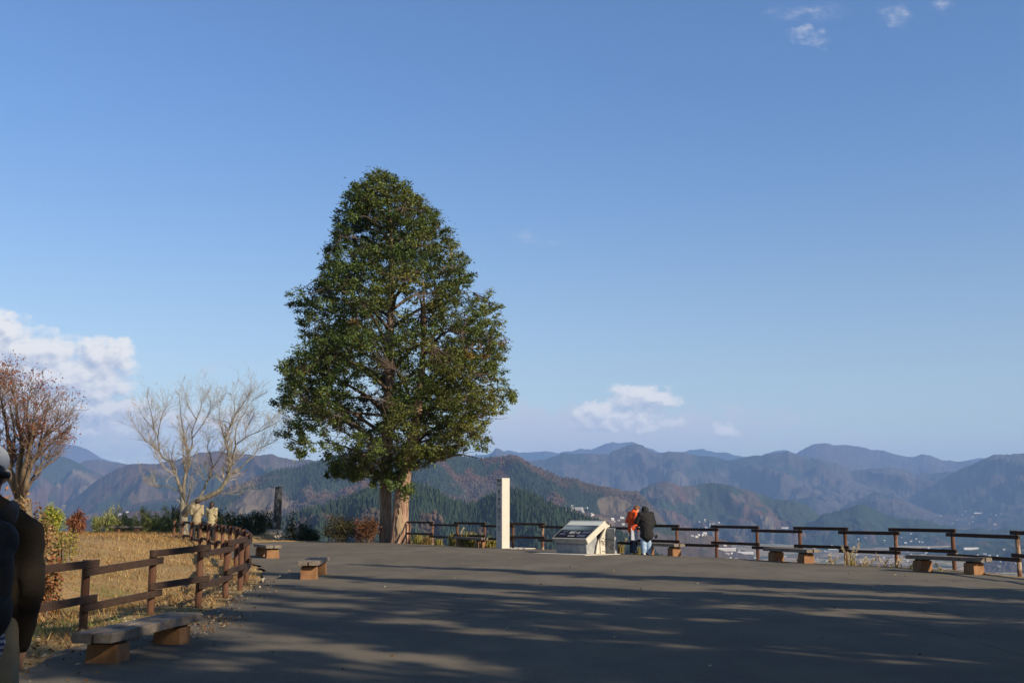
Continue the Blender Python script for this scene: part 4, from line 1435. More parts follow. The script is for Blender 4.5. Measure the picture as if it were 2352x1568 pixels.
# ------------------------------------------------------------------ white stone pillar
PB = ground(1155, 1259.5)
ang = math.radians(-38)            # direction of the left face normal, measured from the viewer
side = .385
PBc = Vector((PB.x, PB.y + .27, 0))
nl = Vector((-.79, -.62, 0)).normalized()
nr_ = Vector((.62, -.79, 0)).normalized()
MP = Matrix((nr_, -nl, Vector((0, 0, 1)))).transposed()
HP = 2.80
pil = empty('stone_pillar', PBc)
tag(pil, 'white granite pillar with black vertical lettering beside the info board', 'pillar')
MB().box(PBc + Vector((0, 0, HP / 2)), (side, side, HP), MP, .012).build('shaft', MT['granite'], pil)
MB().box(PBc + Vector((.35, .25, .0)), (1.5, 1.25, .03), MP, .004).build('base_slab', MT['concrete'], pil)
face = PBc + nl * (side / 2 + .006)
MB().box(PBc + nl * (side / 2 + .0015) + Vector((0, 0, HP * .5)), (side - .03, .006, HP - .04), MP).build('inscribed_face', MT['granite_smooth'], pil)
tx = nl.cross(Vector((0, 0, 1)))
tx = -tx if tx.dot(nr_) < 0 else tx


def on_face(zc):
    M4 = Matrix.Identity(4)
    M4.col[0][:3] = tx
    M4.col[1][:3] = (0, 0, 1)
    M4.col[2][:3] = nl
    M4.col[3][:3] = face + Vector((0, 0, zc))
    return M4


zpx = lambda yc: HP * (1 - (yc - 130) / (1500 - 130))   # heights read off the photographed face
for body, yc, s in (('標高', 180, .14), ('513m', 262, .10), ('高', 385, .15), ('千', 455, .13), ('穂', 545, .15), ('町', 635, .14), ('国', 765, .22), ('見', 890, .22), ('ヶ', 998, .13), ('丘', 1100, .20)):
    text_mesh('lettering', body, s, MT['ink'], pil, on_face(zpx(yc)))
for zc in (zpx(1200), zpx(1255)):
    MB().box(face + Vector((0, 0, zc)), (side * .8, .003, .006), MP).build('joint_line', MT['ink'], pil)

# ------------------------------------------------------------------ information board
th = R(49)
nf = Vector((-math.sin(th), -math.cos(th), 0))        # front normal
rt = Vector((math.cos(th), -math.sin(th), 0))         # towards the right end
FR = at(1346, 1237.5, 1)
# front right top corner: height .53 above ground
fr = ground(1346, 1237.5, .53)
Wb = 1.72
fl = fr - rt * Wb
board = empty('info_board', (fr + fl) / 2 * Vector((1, 1, 0)).length if False else Vector(((fr.x + fl.x) / 2, (fr.y + fl.y) / 2, 0)))
tag(board, 'slanted information board with a mountain picture on a cast stone stand', 'information board')
bk = -nf
Dp, Rz, Tk = .95, .62, .20
up = (bk * Dp + Vector((0, 0, Rz))).normalized()
Ls = math.hypot(Dp, Rz)
nn = rt.cross(up).normalized()
if nn.z < 0:
    nn = -nn
M3 = Matrix((rt, up, nn)).transposed()
cen = (fr + fl) / 2 + up * Ls / 2
MB().box(cen - nn * Tk / 2, (Wb, Ls, Tk), M3, .012).build('slab', MT['concrete'], board)
# front lip in cast stone with its shade put into the colour
MB().box((fr + fl) / 2 - nn * (Tk / 2) - up * .004, (Wb - .03, .012, Tk - .03), M3).build('front_face', MT['concrete_shade'], board)
# print: object space 0..1 for the picture
me = bpy.data.meshes.new('picture_panel')
me.from_pydata([(0, 0, 0), (1, 0, 0), (1, 1, 0), (0, 1, 0), (0, 0, -.004), (1, 0, -.004), (1, 1, -.004), (0, 1, -.004)], [], [(0, 1, 2, 3), (7, 6, 5, 4), (0, 4, 5, 1), (1, 5, 6, 2), (2, 6, 7, 3), (3, 7, 4, 0)])
me.materials.append(MT['print'])
pn = bpy.data.objects.new('picture_panel', me)
org = fl + rt * .05 + up * .045 + nn * .006
M4 = Matrix.Identity(4)
M4.col[0][:3] = rt * (Wb - .10)
M4.col[1][:3] = up * (Ls - .085)
M4.col[2][:3] = nn
M4.col[3][:3] = org
COL.objects.link(pn)
pn.parent = board
pn.matrix_parent_inverse = board.matrix_basis.inverted()
pn.matrix_basis = M4


def on_panel(u, v):
    K = Matrix.Identity(4)
    K.col[0][:3] = rt
    K.col[1][:3] = up
    K.col[2][:3] = nn
    K.col[3][:3] = org + rt * (Wb - .1) * u + up * (Ls - .085) * v + nn * .003
    return K


for k, ch in enumerate('国見ヶ丘'):
    text_mesh('title_lettering', ch, .125 if ch != 'ヶ' else .085, MT['white_ink'], board, on_panel(.385 + .083 * k, .31), .001)
for (u, v, wu, hv, mt) in ((.51, .215, .36, .016, 'pale_ink'), (.50, .115, .20, .05, 'white_ink'), (.17, .22, .17, .10, 'pale_ink'), (.20, .36, .16, .05, 'pale_ink'), (.80, .13, .24, .12, 'pale_ink'), (.84, .33, .22, .11, 'pale_ink')):
    K = on_panel(u, v)
    n_ = 1 if hv < .03 else 3
    mb = MB()
    rr_ = random.Random(int(u * 100))
    for j in range(n_):
        x = -wu / 2 * (Wb)
        while x < wu / 2 * Wb - .03:
            L_ = rr_.uniform(.02, .07)
            mb.box(K @ Vector((x + L_ / 2, (j - (n_ - 1) / 2) * hv * Ls / n_, .0)), (L_, hv * Ls / n_ * .62, .001), M3)
            x += L_ + rr_.uniform(.008, .02)
    mb.build('small_print', MT[mt], board)
# stand: recessed front block and a profiled back wing
fc_ = (fr + fl) / 2
M4s = Matrix.Identity(4)
M4s.col[0][:3] = bk
M4s.col[1][:3] = rt
M4s.col[2][:3] = (0, 0, 1)
M4s.col[3][:3] = fl * Vector((1, 1, 0)).length if False else Vector((fl.x, fl.y, 0)) + rt * .10
MB().prism([(.16, -.02), (.12, .30), (.20, .45), (.62, .72), (.66, .40), (.58, -.02)], M4s, Wb - .22).build('pedestal', MT['concrete_shade'], board)  # pedestal uses the stone colour darkened for shade
M4w = M4s.copy()
M4w.col[3][:3] = Vector((fl.x, fl.y, 0)) + rt * (Wb - .075)
wing = [(.72, -.02), (.70, .30), (.70, .50), (.80, .66), (.90, .80), (.97, .97), (1.05, 1.06), (1.10, .98), (1.16, 1.02), (1.20, .95), (1.12, .93), (1.06, .82), (1.0, .76), (.98, .66), (1.0, .55), (1.06, .46), (1.09, .30), (1.12, -.02)]
MB().prism(wing, M4w, .07).build('carved_wing', MT['concrete'], board)
tri = [(.50, -.02), (.56, .30), (.66, .52), (.685, .30), (.685, -.02)]
MB().prism(tri, M4w, .05).build('gusset', MT['concrete'], board)
M4b = M4s.copy()
M4b.col[3][:3] = Vector((fl.x, fl.y, 0)) + rt * .25
back = [(1.0, -.02), (1.0, .86), (1.05, .91), (1.11, .86), (1.16, -.02)]
MB().prism(back, M4b, Wb + .14).build('back_slab', MT['concrete_shade'], board)  # shade of the slab's front is painted in by the darker stone
car = MB()
cr = random.Random(3)
for k in range(20):
    # carved wave strokes, on the wing's side and the back slab's front
    if k < 11:
        b0 = Vector((fl.x, fl.y, 0)) + rt * (Wb + .0) + bk * cr.uniform(.76, 1.04) + Vector((0, 0, cr.uniform(.05, .52)))
        ax, nx = bk, rt
    else:
        b0 = Vector((fl.x, fl.y, 0)) + rt * (Wb + cr.uniform(.02, .34)) + bk * .998 + Vector((0, 0, cr.uniform(.08, .5)))
        ax, nx = rt, -bk
    c_ = cr.uniform(.04, .09)
    arc = [b0 + ax * c_ * (j / 4 - .5) * 2 + Vector((0, 0, c_ * .6 * (1 - (j / 2 - 1) ** 2) * cr.choice((1, 1, -1)) if False else c_ * .6 * (1 - (j / 2 - 1) ** 2))) + nx * .001 for j in range(5)]
    car.tube(arc, [.005, .013, .015, .012, .005], 5)
car.build('carved_lines', MT['carve'], board)
MB().box(Vector((fc_.x, fc_.y, .008)) + bk * .45 + rt * .05, (Wb + .9, 2.0, .03), Matrix((rt, bk, Vector((0, 0, 1)))).transposed(), .004).build('base_slab', MT['concrete'], board)

# ------------------------------------------------------------------ old stone post on boulders
OP = ground(636, 1236)
old = empty('stone_post', OP)
tag(old, 'old dark lichen-covered stone post set among boulders', 'stone post')
ht = at(636, 1117, OP.y).z
mb = MB()
mb.tube([OP + Vector((-.05, 0, -.1)), OP + Vector((-.02, 0, ht * .3)), OP + Vector((0, 0, ht * .75)), OP + Vector((.02, 0, ht - .05)), OP + Vector((.02, 0, ht))], [.27, .24, .21, .195, .15], 9)
mb.build('shaft', MT['stone_old'], old)


def boulder(p, r, seed, label, group='boulders around the old stone post'):
    bm = bmesh.new()
    bmesh.ops.create_icosphere(bm, subdivisions=3, radius=1)
    for v in bm.verts:
        n = v.co.normalized()
        f_ = .75 + .6 * float(fbm(np.array(n.x * 1.6 + seed), np.array(n.y * 1.6 + n.z * 1.9), 3, seed))
        f_ = min(f_, 1.08)
        v.co = Vector((n.x * r[0], n.y * r[1], n.z * r[2])) * f_
    me = bpy.data.meshes.new('boulder')
    bm.to_mesh(me)
    bm.free()
    me.materials.append(MT['rock'])
    o = bpy.data.objects.new('boulder', me)
    o.location = p
    COL.objects.link(o)
    return tag(o, label, 'boulder', group)


boulder(OP + Vector((.05, -.5, .08)), (.62, .42, .42), 3, 'pale boulder in front of the old stone post')
boulder(OP + Vector((.62, -.2, .1)), (.36, .36, .42), 5, 'boulder right of the old stone post')
boulder(OP + Vector((-.55, -.1, .12)), (.34, .36, .5), 7, 'upright boulder left of the old stone post')
boulder(OP + Vector((-.95, -.25, .0)), (.36, .3, .28), 9, 'low boulder at the left end of the old stone post group')


# ------------------------------------------------------------------ people
def organic(name, shapes, mat, parent, voxel=.014, smooth=3, folds=0.0):
    """one continuous skin over tapered limbs and ellipsoids"""
    bm = bmesh.new()
    for s in shapes:
        if s[0] == 'e':
            _, c, r, *rot = s
            M = Matrix.Translation(c) @ (rot[0].to_4x4() if rot else Matrix.Identity(4)) @ Matrix.Diagonal((*r, 1))
            bmesh.ops.create_uvsphere(bm, u_segments=16, v_segments=12, radius=1, matrix=M)
        else:
            _, a, b_, ra, rb = s
            a, b_ = Vector(a), Vector(b_)
            d = b_ - a
            q = d.to_track_quat('Z', 'Y').to_matrix().to_4x4()
            M = Matrix.Translation((a + b_) / 2) @ q
            bmesh.ops.create_cone(bm, cap_ends=True, segments=14, radius1=ra, radius2=rb, depth=d.length, matrix=M)
            for c, r in ((a, ra), (b_, rb)):
                bmesh.ops.create_uvsphere(bm, u_segments=14, v_segments=8, radius=r * .995, matrix=Matrix.Translation(c) @ q)
    me = bpy.data.meshes.new(name)
    bm.to_mesh(me)
    bm.free()
    o = bpy.data.objects.new(name, me)
    COL.objects.link(o)
    r = o.modifiers.new('r', 'REMESH')
    r.mode = 'VOXEL'
    r.voxel_size = voxel
    s_ = o.modifiers.new('s', 'SMOOTH')
    s_.iterations = smooth
    s_.factor = .5
    dg = bpy.context.evaluated_depsgraph_get()
    me2 = bpy.data.meshes.new_from_object(o.evaluated_get(dg))
    bpy.data.objects.remove(o)
    me2.name = name
    if folds:
        n_ = len(me2.vertices)
        co, no = np.zeros(n_ * 3), np.zeros(n_ * 3)
        me2.vertices.foreach_get('co', co)
        me2.vertices.foreach_get('normal', no)
        co, no = co.reshape(-1, 3), no.reshape(-1, 3)
        a_ = fbm(co[:, 0] * 5 + co[:, 1] * 4, co[:, 2] * 11 + co[:, 0] * 5, 4, 5)
        b_ = 1 - np.abs(2 * fbm(co[:, 0] * 4 - co[:, 2] * 7, co[:, 1] * 4 + co[:, 2] * 6, 3, 9) - 1) * 2
        co = co + no * (folds * ((a_ - .5) * 2 + (b_ - .5) * .8))[:, None]
        me2.vertices.foreach_set('co', co.ravel())
        me2.update()
    me2.polygons.foreach_set('use_smooth', [True] * len(me2.polygons))
    me2.materials.clear()
    me2.materials.append(mat)
    return link(bpy.data.objects.new(name, me2), parent)


def person(loc, rz, label, J, clothes, hair=None, scale=1.0, group=None, voxel=.014, folds=.016):
    """J: joints in a local frame facing +y; body is one skin, clothing and hair are children"""
    e = empty('person', loc, rz)
    tag(e, label, 'person', group)
    M = Matrix.Translation(loc) @ Matrix.Rotation(rz, 4, 'Z') @ Matrix.Scale(scale, 4)
    T = lambda p: M @ Vector(p)
    K = {k: T(v) for k, v in J.items()}
    s = scale
    hd = K['head']
    face_d = (M.to_3x3() @ Vector(J.get('look', (0, 1, -.1)))).normalized()
    upv = Vector((0, 0, 1)) - face_d * face_d.z
    upv.normalize()
    rgt = face_d.cross(upv)
    HR = Matrix((rgt, face_d, upv)).transposed()
    body = [('e', hd, (.076 * s, .095 * s, .115 * s), HR), ('e', hd + face_d * .03 * s - upv * .06 * s, (.058 * s, .068 * s, .065 * s), HR), ('c', hd - upv * .07 * s, K['neck'], .055 * s, .06 * s),
            ('e', hd + face_d * .098 * s - upv * .025 * s, (.013 * s, .022 * s, .024 * s), HR), ('e', hd + rgt * .077 * s - upv * .015 * s, (.012 * s, .022 * s, .032 * s), HR), ('e', hd - rgt * .077 * s - upv * .015 * s, (.012 * s, .022 * s, .032 * s), HR),
            ('c', K['neck'], K['chest'], .085 * s, .13 * s), ('c', K['chest'], K['hip'], .135 * s, .13 * s)]
    for sd_ in 'lr':
        body += [('c', K['sho' + sd_], K['elb' + sd_], .05 * s, .042 * s), ('c', K['elb' + sd_], K['wri' + sd_], .042 * s, .028 * s), ('c', K['chest'], K['sho' + sd_], .08 * s, .055 * s)]
        body += [('c', K['leg' + sd_], K['kne' + sd_], .085 * s, .058 * s), ('c', K['kne' + sd_], K['ank' + sd_], .055 * s, .04 * s)]
        # hand: palm, four bent fingers, thumb from the side
        w_, e_ = K['wri' + sd_], K['elb' + sd_]
        hdn = (w_ - e_).normalized()
        lat = hdn.cross(face_d)
        lat = lat.normalized() if lat.length > .1 else rgt
        pn_ = lat.cross(hdn).normalized()
        pc = w_ + hdn * .055 * s
        body.append(('e', pc, (.038 * s, .016 * s, .05 * s), Matrix((lat, pn_, hdn)).transposed()))
        for k, (o_, ln) in enumerate(((-.028, .062), (-.009, .074), (.010, .070), (.028, .055))):
            r_ = pc + lat * o_ * s + hdn * .04 * s
            mdl = r_ + (hdn + pn_ * .25).normalized() * ln * .55 * s
            body.append(('c', r_, mdl, .0085 * s, .008 * s))
            body.append(('c', mdl, mdl + (hdn * .5 + pn_ * .85).normalized() * ln * .5 * s, .008 * s, .0065 * s))
        tb = pc - lat * .032 * s - hdn * .015 * s
        body.append(('c', tb, tb + (hdn * .6 - lat * .7 + pn_ * .4).normalized() * .05 * s, .011 * s, .008 * s))
    organic('body', body, MT['skin'], e, voxel, 2)
    fmb = MB()
    for q in (-1, 1):
        fmb.tube([hd + face_d * .086 * s + rgt * q * .031 * s + upv * .012 * s, hd + face_d * .094 * s + rgt * q * .031 * s + upv * .012 * s], .011 * s, 8)
    fmb.build('eyes', MT['hair_black'], e)
    MB().tube([hd + face_d * .092 * s - upv * .062 * s - rgt * .02 * s, hd + face_d * .098 * s - upv * .062 * s, hd + face_d * .092 * s - upv * .062 * s + rgt * .02 * s], .005 * s, 6).build('mouth', MT['tan'], e)
    for nm, mat, shapes, vx in clothes:
        out = []
        for q in shapes:
            g = lambda p: K[p] if isinstance(p, str) else T(p)
            if q[0] == 'c':
                out.append(('c', g(q[1]), g(q[2]), q[3] * s, q[4] * s))
            else:
                out.append(('e', g(q[1]), tuple(a * s for a in q[2]), M.to_3x3().normalized()))
        organic(nm, out, MT[mat], e, vx, 3, 0 if 'shoe' in nm else folds)
    if hair:
        organic('hair', [('e', hd + Vector(0 * upv) + upv * hq[0] * s + face_d * hq[1] * s, tuple(a * s for a in hq[2]), HR) for hq in hair[1]], MT[hair[0]], e, .014, 1)
    return e, K, T, HR, hd, face_d, upv, rgt


def stand(hgt=1.68, sp=.10):
    k = hgt / 1.70
    return {a: Vector(b) * k for a, b in dict(head=(0, .02, 1.585), neck=(0, 0, 1.43), chest=(0, 0, 1.25), hip=(0, 0, .93), shol=(-.19, 0, 1.38), shor=(.19, 0, 1.38), elbl=(-.25, -.02, 1.10), elbr=(.25, -.02, 1.10), wril=(-.26, .06, .86), wrir=(.26, .06, .86),
                                              legl=(-.09, 0, .90), legr=(.09, 0, .90), knel=(-sp, .02, .49), kner=(sp, .02, .49), ankl=(-sp, 0, .09), ankr=(sp, 0, .09)).items()}


def trousers(r=.105, k=.085, a=.078, hip=.165):
    return [('e', 'hip', (hip, .125, .13)), ('c', 'legl', 'knel', r, k), ('c', 'legr', 'kner', r, k), ('c', 'knel', 'ankl', k, a), ('c', 'kner', 'ankr', k, a)]


def shoes(J):
    out = []
    for q in 'lr':
        a = J['ank' + q]
        out += [('e', (a.x, a.y + .05, .045), (.048, .13, .045)), ('e', (a.x, a.y - .02, .07), (.045, .06, .06))]
    return out


# orange jacket: facing right, bent over a sheet of paper
J = stand(1.70)
J['head'] = Vector((0, .17, 1.545))
J['neck'] = Vector((0, .07, 1.41))
J['look'] = Vector((0, 1, -.55))
J['elbl'], J['elbr'] = Vector((-.27, -.06, 1.12)), Vector((.27, -.06, 1.12))
J['wril'], J['wrir'] = Vector((-.12, .25, 1.05)), Vector((.12, .25, 1.05))
gp = ground(1455, 1270)
jk = [('c', 'neck', 'chest', .10, .17), ('e', 'chest', (.225, .165, .22)), ('c', (0, 0, 1.2), (0, 0, .84), .185, .20), ('e', (0, 0, .86), (.215, .17, .13)), ('c', 'shol', 'elbl', .085, .078), ('c', 'shor', 'elbr', .085, .078), ('c', 'elbl', 'wril', .075, .055), ('c', 'elbr', 'wrir', .075, .055), ('c', 'chest', 'shol', .12, .09), ('c', 'chest', 'shor', .12, .09), ('c', (0, .05, 1.40), (0, .03, 1.46), .085, .075)]
e1, K1, T1, HR1, hd1, fd1, up1, rg1 = person(gp, R(-62), 'person in a bright orange jacket and jeans bending over a sheet of paper', J,
                                            [('jacket', 'orange', jk, .016), ('trousers', 'navy', trousers(.10, .085, .085), .016), ('shoes', 'shoe', shoes(J), .012)],
                                            hair=('hair', [(.045, -.02, (.094, .105, .088)), (.0, -.05, (.09, .075, .10)), (.075, .03, (.08, .07, .05))]), scale=1.0)
organic('collar', [('c', T1((-.05, .09, 1.36)), T1((.05, .09, 1.36)), .045, .045)], MT['paper'], e1, .012)

# black coat: back towards us, hood up, arms folded in front
J = stand(1.66)
J['head'] = Vector((0, .10, 1.50))
J['neck'] = Vector((0, .04, 1.40))
J['look'] = Vector((-.25, 1, -.5))
J['elbl'], J['elbr'] = Vector((-.30, .06, 1.12)), Vector((.30, .05, 1.10))
J['wril'], J['wrir'] = Vector((-.16, .30, 1.22)), Vector((.13, .28, 1.08))
jk = [('c', 'neck', 'chest', .12, .19), ('e', 'chest', (.27, .19, .25)), ('e', (.03, -.02, 1.02), (.27, .19, .25)), ('c', (0, -.01, 1.15), (.02, 0, .66), .21, .23), ('e', (.02, 0, .66), (.25, .19, .15)), ('c', 'shol', 'elbl', .11, .10), ('c', 'shor', 'elbr', .11, .10), ('c', 'elbl', 'wril', .095, .07), ('c', 'elbr', 'wrir', .095, .07), ('c', 'chest', 'shol', .15, .12), ('c', 'chest', 'shor', .15, .12)]
gp2 = ground(1485, 1274)
e2, K2, T2, HR2, hd2, fd2, up2, rg2 = person(gp2, R(14), 'person with back turned in a long black hooded coat and pale jeans', J,
                                            [('coat', 'black_cloth', jk, .018), ('hood', 'black_cloth', [('e', (0, .08, 1.50), (.13, .125, .155)), ('e', (0, .0, 1.40), (.16, .13, .10))], .016), ('trousers', 'jeans', trousers(.115, .10, .092), .016), ('shoes', 'shoe', shoes(J), .012),
                                             ('shoe_soles', 'shoe_white', [('e', (J['ankl'].x, J['ankl'].y - .06, .035), (.05, .045, .034)), ('e', (J['ankr'].x, J['ankr'].y - .06, .035), (.05, .045, .034))], .01)], scale=1.0)
MB().box(gp2 + Vector((-.46, .12, .70)), (.22, .10, .34), Matrix.Rotation(R(12), 3, 'Z'), .02).build('bag_body', MT['bag']) if False else None
bag = empty('tote_bag', gp2 + Vector((-.40, .10, .50)))
tag(bag, 'pale grey bag hanging between the orange jacket and the black coat', 'bag')
MB().box(gp2 + Vector((-.40, .10, .66)), (.25, .09, .34), Matrix.Rotation(R(12), 3, 'Z'), .025, .9).build('bag_body', MT['bag'], bag)
MB().tube([gp2 + Vector((-.50, .10, .82)), gp2 + Vector((-.46, .12, .98)), gp2 + Vector((-.36, .12, .98)), gp2 + Vector((-.31, .10, .82))], .009, 6).build('handle', MT['paper'], bag)
pm = (K1['wril'] + K1['wrir']) / 2
pap = MB().box(pm + Vector((.09, -.02, -.08)), (.21, .006, .30), Matrix.Rotation(R(20), 3, 'Z') @ Matrix.Rotation(R(-18), 3, 'X')).build('paper_sheet', MT['paper'], loc=tuple(pm))
tag(pap, 'white sheet of paper held by the person in the orange jacket', 'paper')
cam_strap = MB().tube([gp2 + Vector((.30, .02, .66)), gp2 + Vector((.33, .0, .56)), gp2 + Vector((.37, .0, .60)), gp2 + Vector((.36, 0, .68))], .03, 8)
o = cam_strap.build('pouch', MT['pack'], loc=tuple(gp2 + Vector((.34, 0, .6))))
tag(o, 'small dark pouch hanging at the right side of the black coat', 'pouch')

# two people behind the fence, backs to us
for (x, y, hgt, mat, hairm, lab, rz) in ((449, 1257, 1.68, 'beige', [(.02, -.02, (.10, .115, .12))], 'person in a beige parka with a shoulder strap, partly behind the bare tree', R(10)),
                                         (483, 1255, 1.62, 'cream', [(.02, -.02, (.105, .12, .12)), (-.12, -.06, (.085, .07, .13)), (-.03, -.04, (.105, .10, .12))], 'person with dark hair in a cream coat behind the left fence', R(-14))):
    J = stand(hgt)
    J['look'] = Vector((.3, 1, -.1))
    for q_, s_ in (('l', -1), ('r', 1)):
        J['elb' + q_], J['wri' + q_] = Vector((s_ * .215, -.03, 1.10)), Vector((s_ * .15, .13, .93))
    k = hgt / 1.7
    jk = [('c', 'neck', 'chest', .10, .17), ('e', 'chest', (.235, .15, .20)), ('c', (0, 0, 1.2 * k), (0, 0, .80 * k), .165, .19), ('c', (-.14, 0, 1.37 * k), (.14, 0, 1.37 * k), .085, .085), ('c', 'shol', 'elbl', .085, .07), ('c', 'shor', 'elbr', .085, .07), ('c', 'elbl', 'wril', .07, .055), ('c', 'elbr', 'wrir', .07, .055), ('c', 'chest', 'shol', .13, .10), ('c', 'chest', 'shor', .13, .10)]
    gp = ground(x, y)
    gp.z = float(gz(gp.x, gp.y))
    ee, KK, TT, *_ = person(gp, rz, lab, J, [('coat', mat, jk, .018), ('trousers', 'black_cloth', trousers(), .018), ('shoes', 'shoe', shoes(J), .014)], hair=('hair_black', hairm))
    if mat == 'beige':
        MB().tube([TT((.16, -.10, 1.38)), TT((.02, -.185, 1.2)), TT((-.12, -.19, 1.0)), TT((-.2, -.1, .86))], .012, 5).build('strap', MT['pack'], ee)

# man at the left edge with a backpack
sc_m = 490.0
Ym = F / sc_m
gm = Vector((-2.455, Ym, 0))
J = stand(1.74)
J['head'] = Vector((.01, .03, 1.63))
J['neck'] = Vector((.0, .0, 1.48))
J['look'] = Vector((.15, 1, -.05))
J['shor'], J['elbr'], J['wrir'] = Vector((.20, -.01, 1.35)), Vector((.235, -.05, 1.09)), Vector((.20, .02, .85))
J['shol'] = Vector((-.20, -.01, 1.35))
jk = [('c', 'neck', 'chest', .09, .16), ('e', 'chest', (.205, .145, .22)), ('c', (0, 0, 1.25), (0, 0, .96), .172, .178), ('c', 'shol', 'elbl', .078, .066), ('c', 'shor', 'elbr', .074, .060), ('c', 'elbl', 'wril', .058, .046), ('c', 'elbr', 'wrir', .059, .047), ('c', 'neck', 'shol', .085, .08), ('c', 'neck', 'shor', .085, .08), ('c', (0, 0, 1.45), (0, 0, 1.51), .08, .07)]
sh = [('c', (0, 0, .98), (0, 0, .86), .172, .175), ('e', (0, 0, .86), (.19, .155, .05))]
e3, K3, T3, HR3, hd3, fd3, up3, rg3 = person(gm, R(22), 'man in a white cap and dark jumper with a black backpack at the left edge', J,
                                            [('jumper', 'knit', jk, .012), ('shirt_hem', 'gingham', sh, .012), ('trousers', 'khaki', trousers(.115, .10, .09, .18), .014), ('shoes', 'shoe', shoes(J), .014)],
                                            hair=('hair_black', [(.0, -.03, (.083, .085, .095))]), voxel=.008, folds=.008)
organic('cap', [('e', hd3 + up3 * .055, (.092, .112, .085), HR3), ('e', hd3 + up3 * .02 + fd3 * .13, (.075, .085, .014), HR3)], MT['cap'], e3, .008, 2)
MB().tube([hd3 + rg3 * (.09 * math.cos(a_)) + fd3 * (.108 * math.sin(a_)) - up3 * .008 for a_ in [math.pi * k / 10 - .0 for k in range(-1, 12)][::-1]] if False else [hd3 + rg3 * (.088 * math.cos(a_)) - fd3 * (.108 * math.sin(a_)) - up3 * .012 for a_ in [math.pi * k / 10 for k in range(11)]], .016, 6).build('cap_band', MT['pack'], e3, smooth=True)
pk = empty('backpack', T3((0, -.22, 1.0)))
tag(pk, 'black backpack worn by the man at the left edge', 'backpack')
organic('pack_body', [('e', T3((-.01, -.24, 1.18)), (.185, .13, .29)), ('e', T3((-.01, -.24, 1.02)), (.19, .14, .17)), ('c', T3((-.12, -.24, 1.32)), T3((.08, -.24, 1.32)), .11, .10)], MT['pack'], pk, .014, 4)
stp = MB()
for s_ in (-1, 1):
    stp.tube([T3((s_ * .10, -.17, 1.36)), T3((s_ * .115, -.12, 1.43)), T3((s_ * .12, .0, 1.46)), T3((s_ * .13, .12, 1.40)), T3((s_ * .16, .16, 1.26))], [.042, .045, .045, .042, .04], 8)
stp.build('shoulder_strap', MT['pack'], pk, smooth=True)
fl_ = MB().box(T3((.085, -.372, 1.02)), (.008, .006, .11), Matrix.Rotation(R(22), 3, 'Z') @ Matrix.Rotation(R(-14), 3, 'Y'))
fl_.build('logo_mark', MT['paper'], pk)
hang = organic('tied_jacket', [('c', T3((-.14, -.17, .97)), T3((-.06, -.21, .80)), .06, .05), ('c', T3((-.06, -.21, .80)), T3((-.16, -.21, .70)), .05, .04)], MT['tan'], None, .012)
tag(hang, 'tan garment hanging below the backpack of the man at the left edge', 'garment')

# ------------------------------------------------------------------ bushes and plants
GREEN = [(.07, .10, .022), (.05, .085, .02), (.10, .115, .03)]
DARKG = [(.022, .040, .016), (.032, .052, .02), (.016, .030, .014)]
YEL = [(.30, .30, .035), (.22, .27, .03), (.16, .21, .03), (.36, .31, .05)]
BROWN = [(.22, .12, .05), (.28, .17, .08), (.14, .075, .035), (.17, .13, .05)]
RED = [(.20, .07, .034), (.25, .11, .048), (.16, .06, .03)]
BAM = [(.32, .33, .10), (.42, .38, .16), (.20, .24, .07), (.13, .17, .05)]


def bush(name, x, ybase, Y, wpx, hpx, n, leaf, cols, label, cat='bush', **kw):
    s = F / Y
    p = at(x, ybase, Y)
    g_ = float(gz(p.x, p.y))
    base = Vector((p.x, p.y, min(p.z, g_) if abs(p.z - g_) < .7 else g_))
    h = (at(x, ybase - hpx, Y).z - base.z)
    return shrub(name, base, wpx / s, wpx / s * kw.pop('deep', .8), h, n, leaf, cols, label, cat, **kw)


bush('bush', 117, 1222, 44, 66, 60, 2600, (.055, .024), YEL, 'bright yellow-green bush just right of the man at the left edge', clumps=34)
bush('bush', 178, 1216, 40, 52, 40, 1500, (.05, .024), RED, 'small russet-red bush right of the yellow-green bush', mat='dryleaf')
bush('bush', 50, 1225, 25, 120, 108, 3400, (.05, .028), BROWN, 'brown withered shrub under the autumn tree', mat='dryleaf', shape='tall')
bush('bush', -24, 1240, 21, 130, 150, 2600, (.05, .028), BROWN + RED, 'brown shrub at the left edge below the autumn tree', mat='dryleaf', shape='tall')
bush('bush', 112, 1330, 17, 60, 80, 1300, (.05, .022), BROWN + RED, 'red-brown leafy weed bush behind the left fence beside the man', mat='dryleaf', shape='tall')
bush('weed_clump', 148, 1216, 27, 60, 26, 900, (.045, .015), BROWN + YEL, 'low straggly weeds at the foot of the yellow-green bush', 'weeds', mat='dryleaf', shape='tall')
labs = ['bamboo grass clump at the left end of the row on the mound', 'bamboo grass clump left of the small dark bench', 'bamboo grass clump behind the small dark bench', 'tall bamboo grass clump right of the small dark bench', 'yellowish bamboo grass clump midway along the row', 'dense bamboo grass clump near the right end of the row', 'shaded bamboo grass clump left of the bare tree trunk']
for k, x in enumerate((234, 262, 292, 322, 350, 378, 402)):
    bush('bamboo_grass', x, 1216, 57 + (k % 3), 46, 46 + (k * 7) % 14, 1500, (.11, .017), BAM if k < 6 else DARKG + BAM, labs[k], 'bamboo grass', group='bamboo grass along the mound', shape='tall', up=1.2, stems=14, clumps=22)
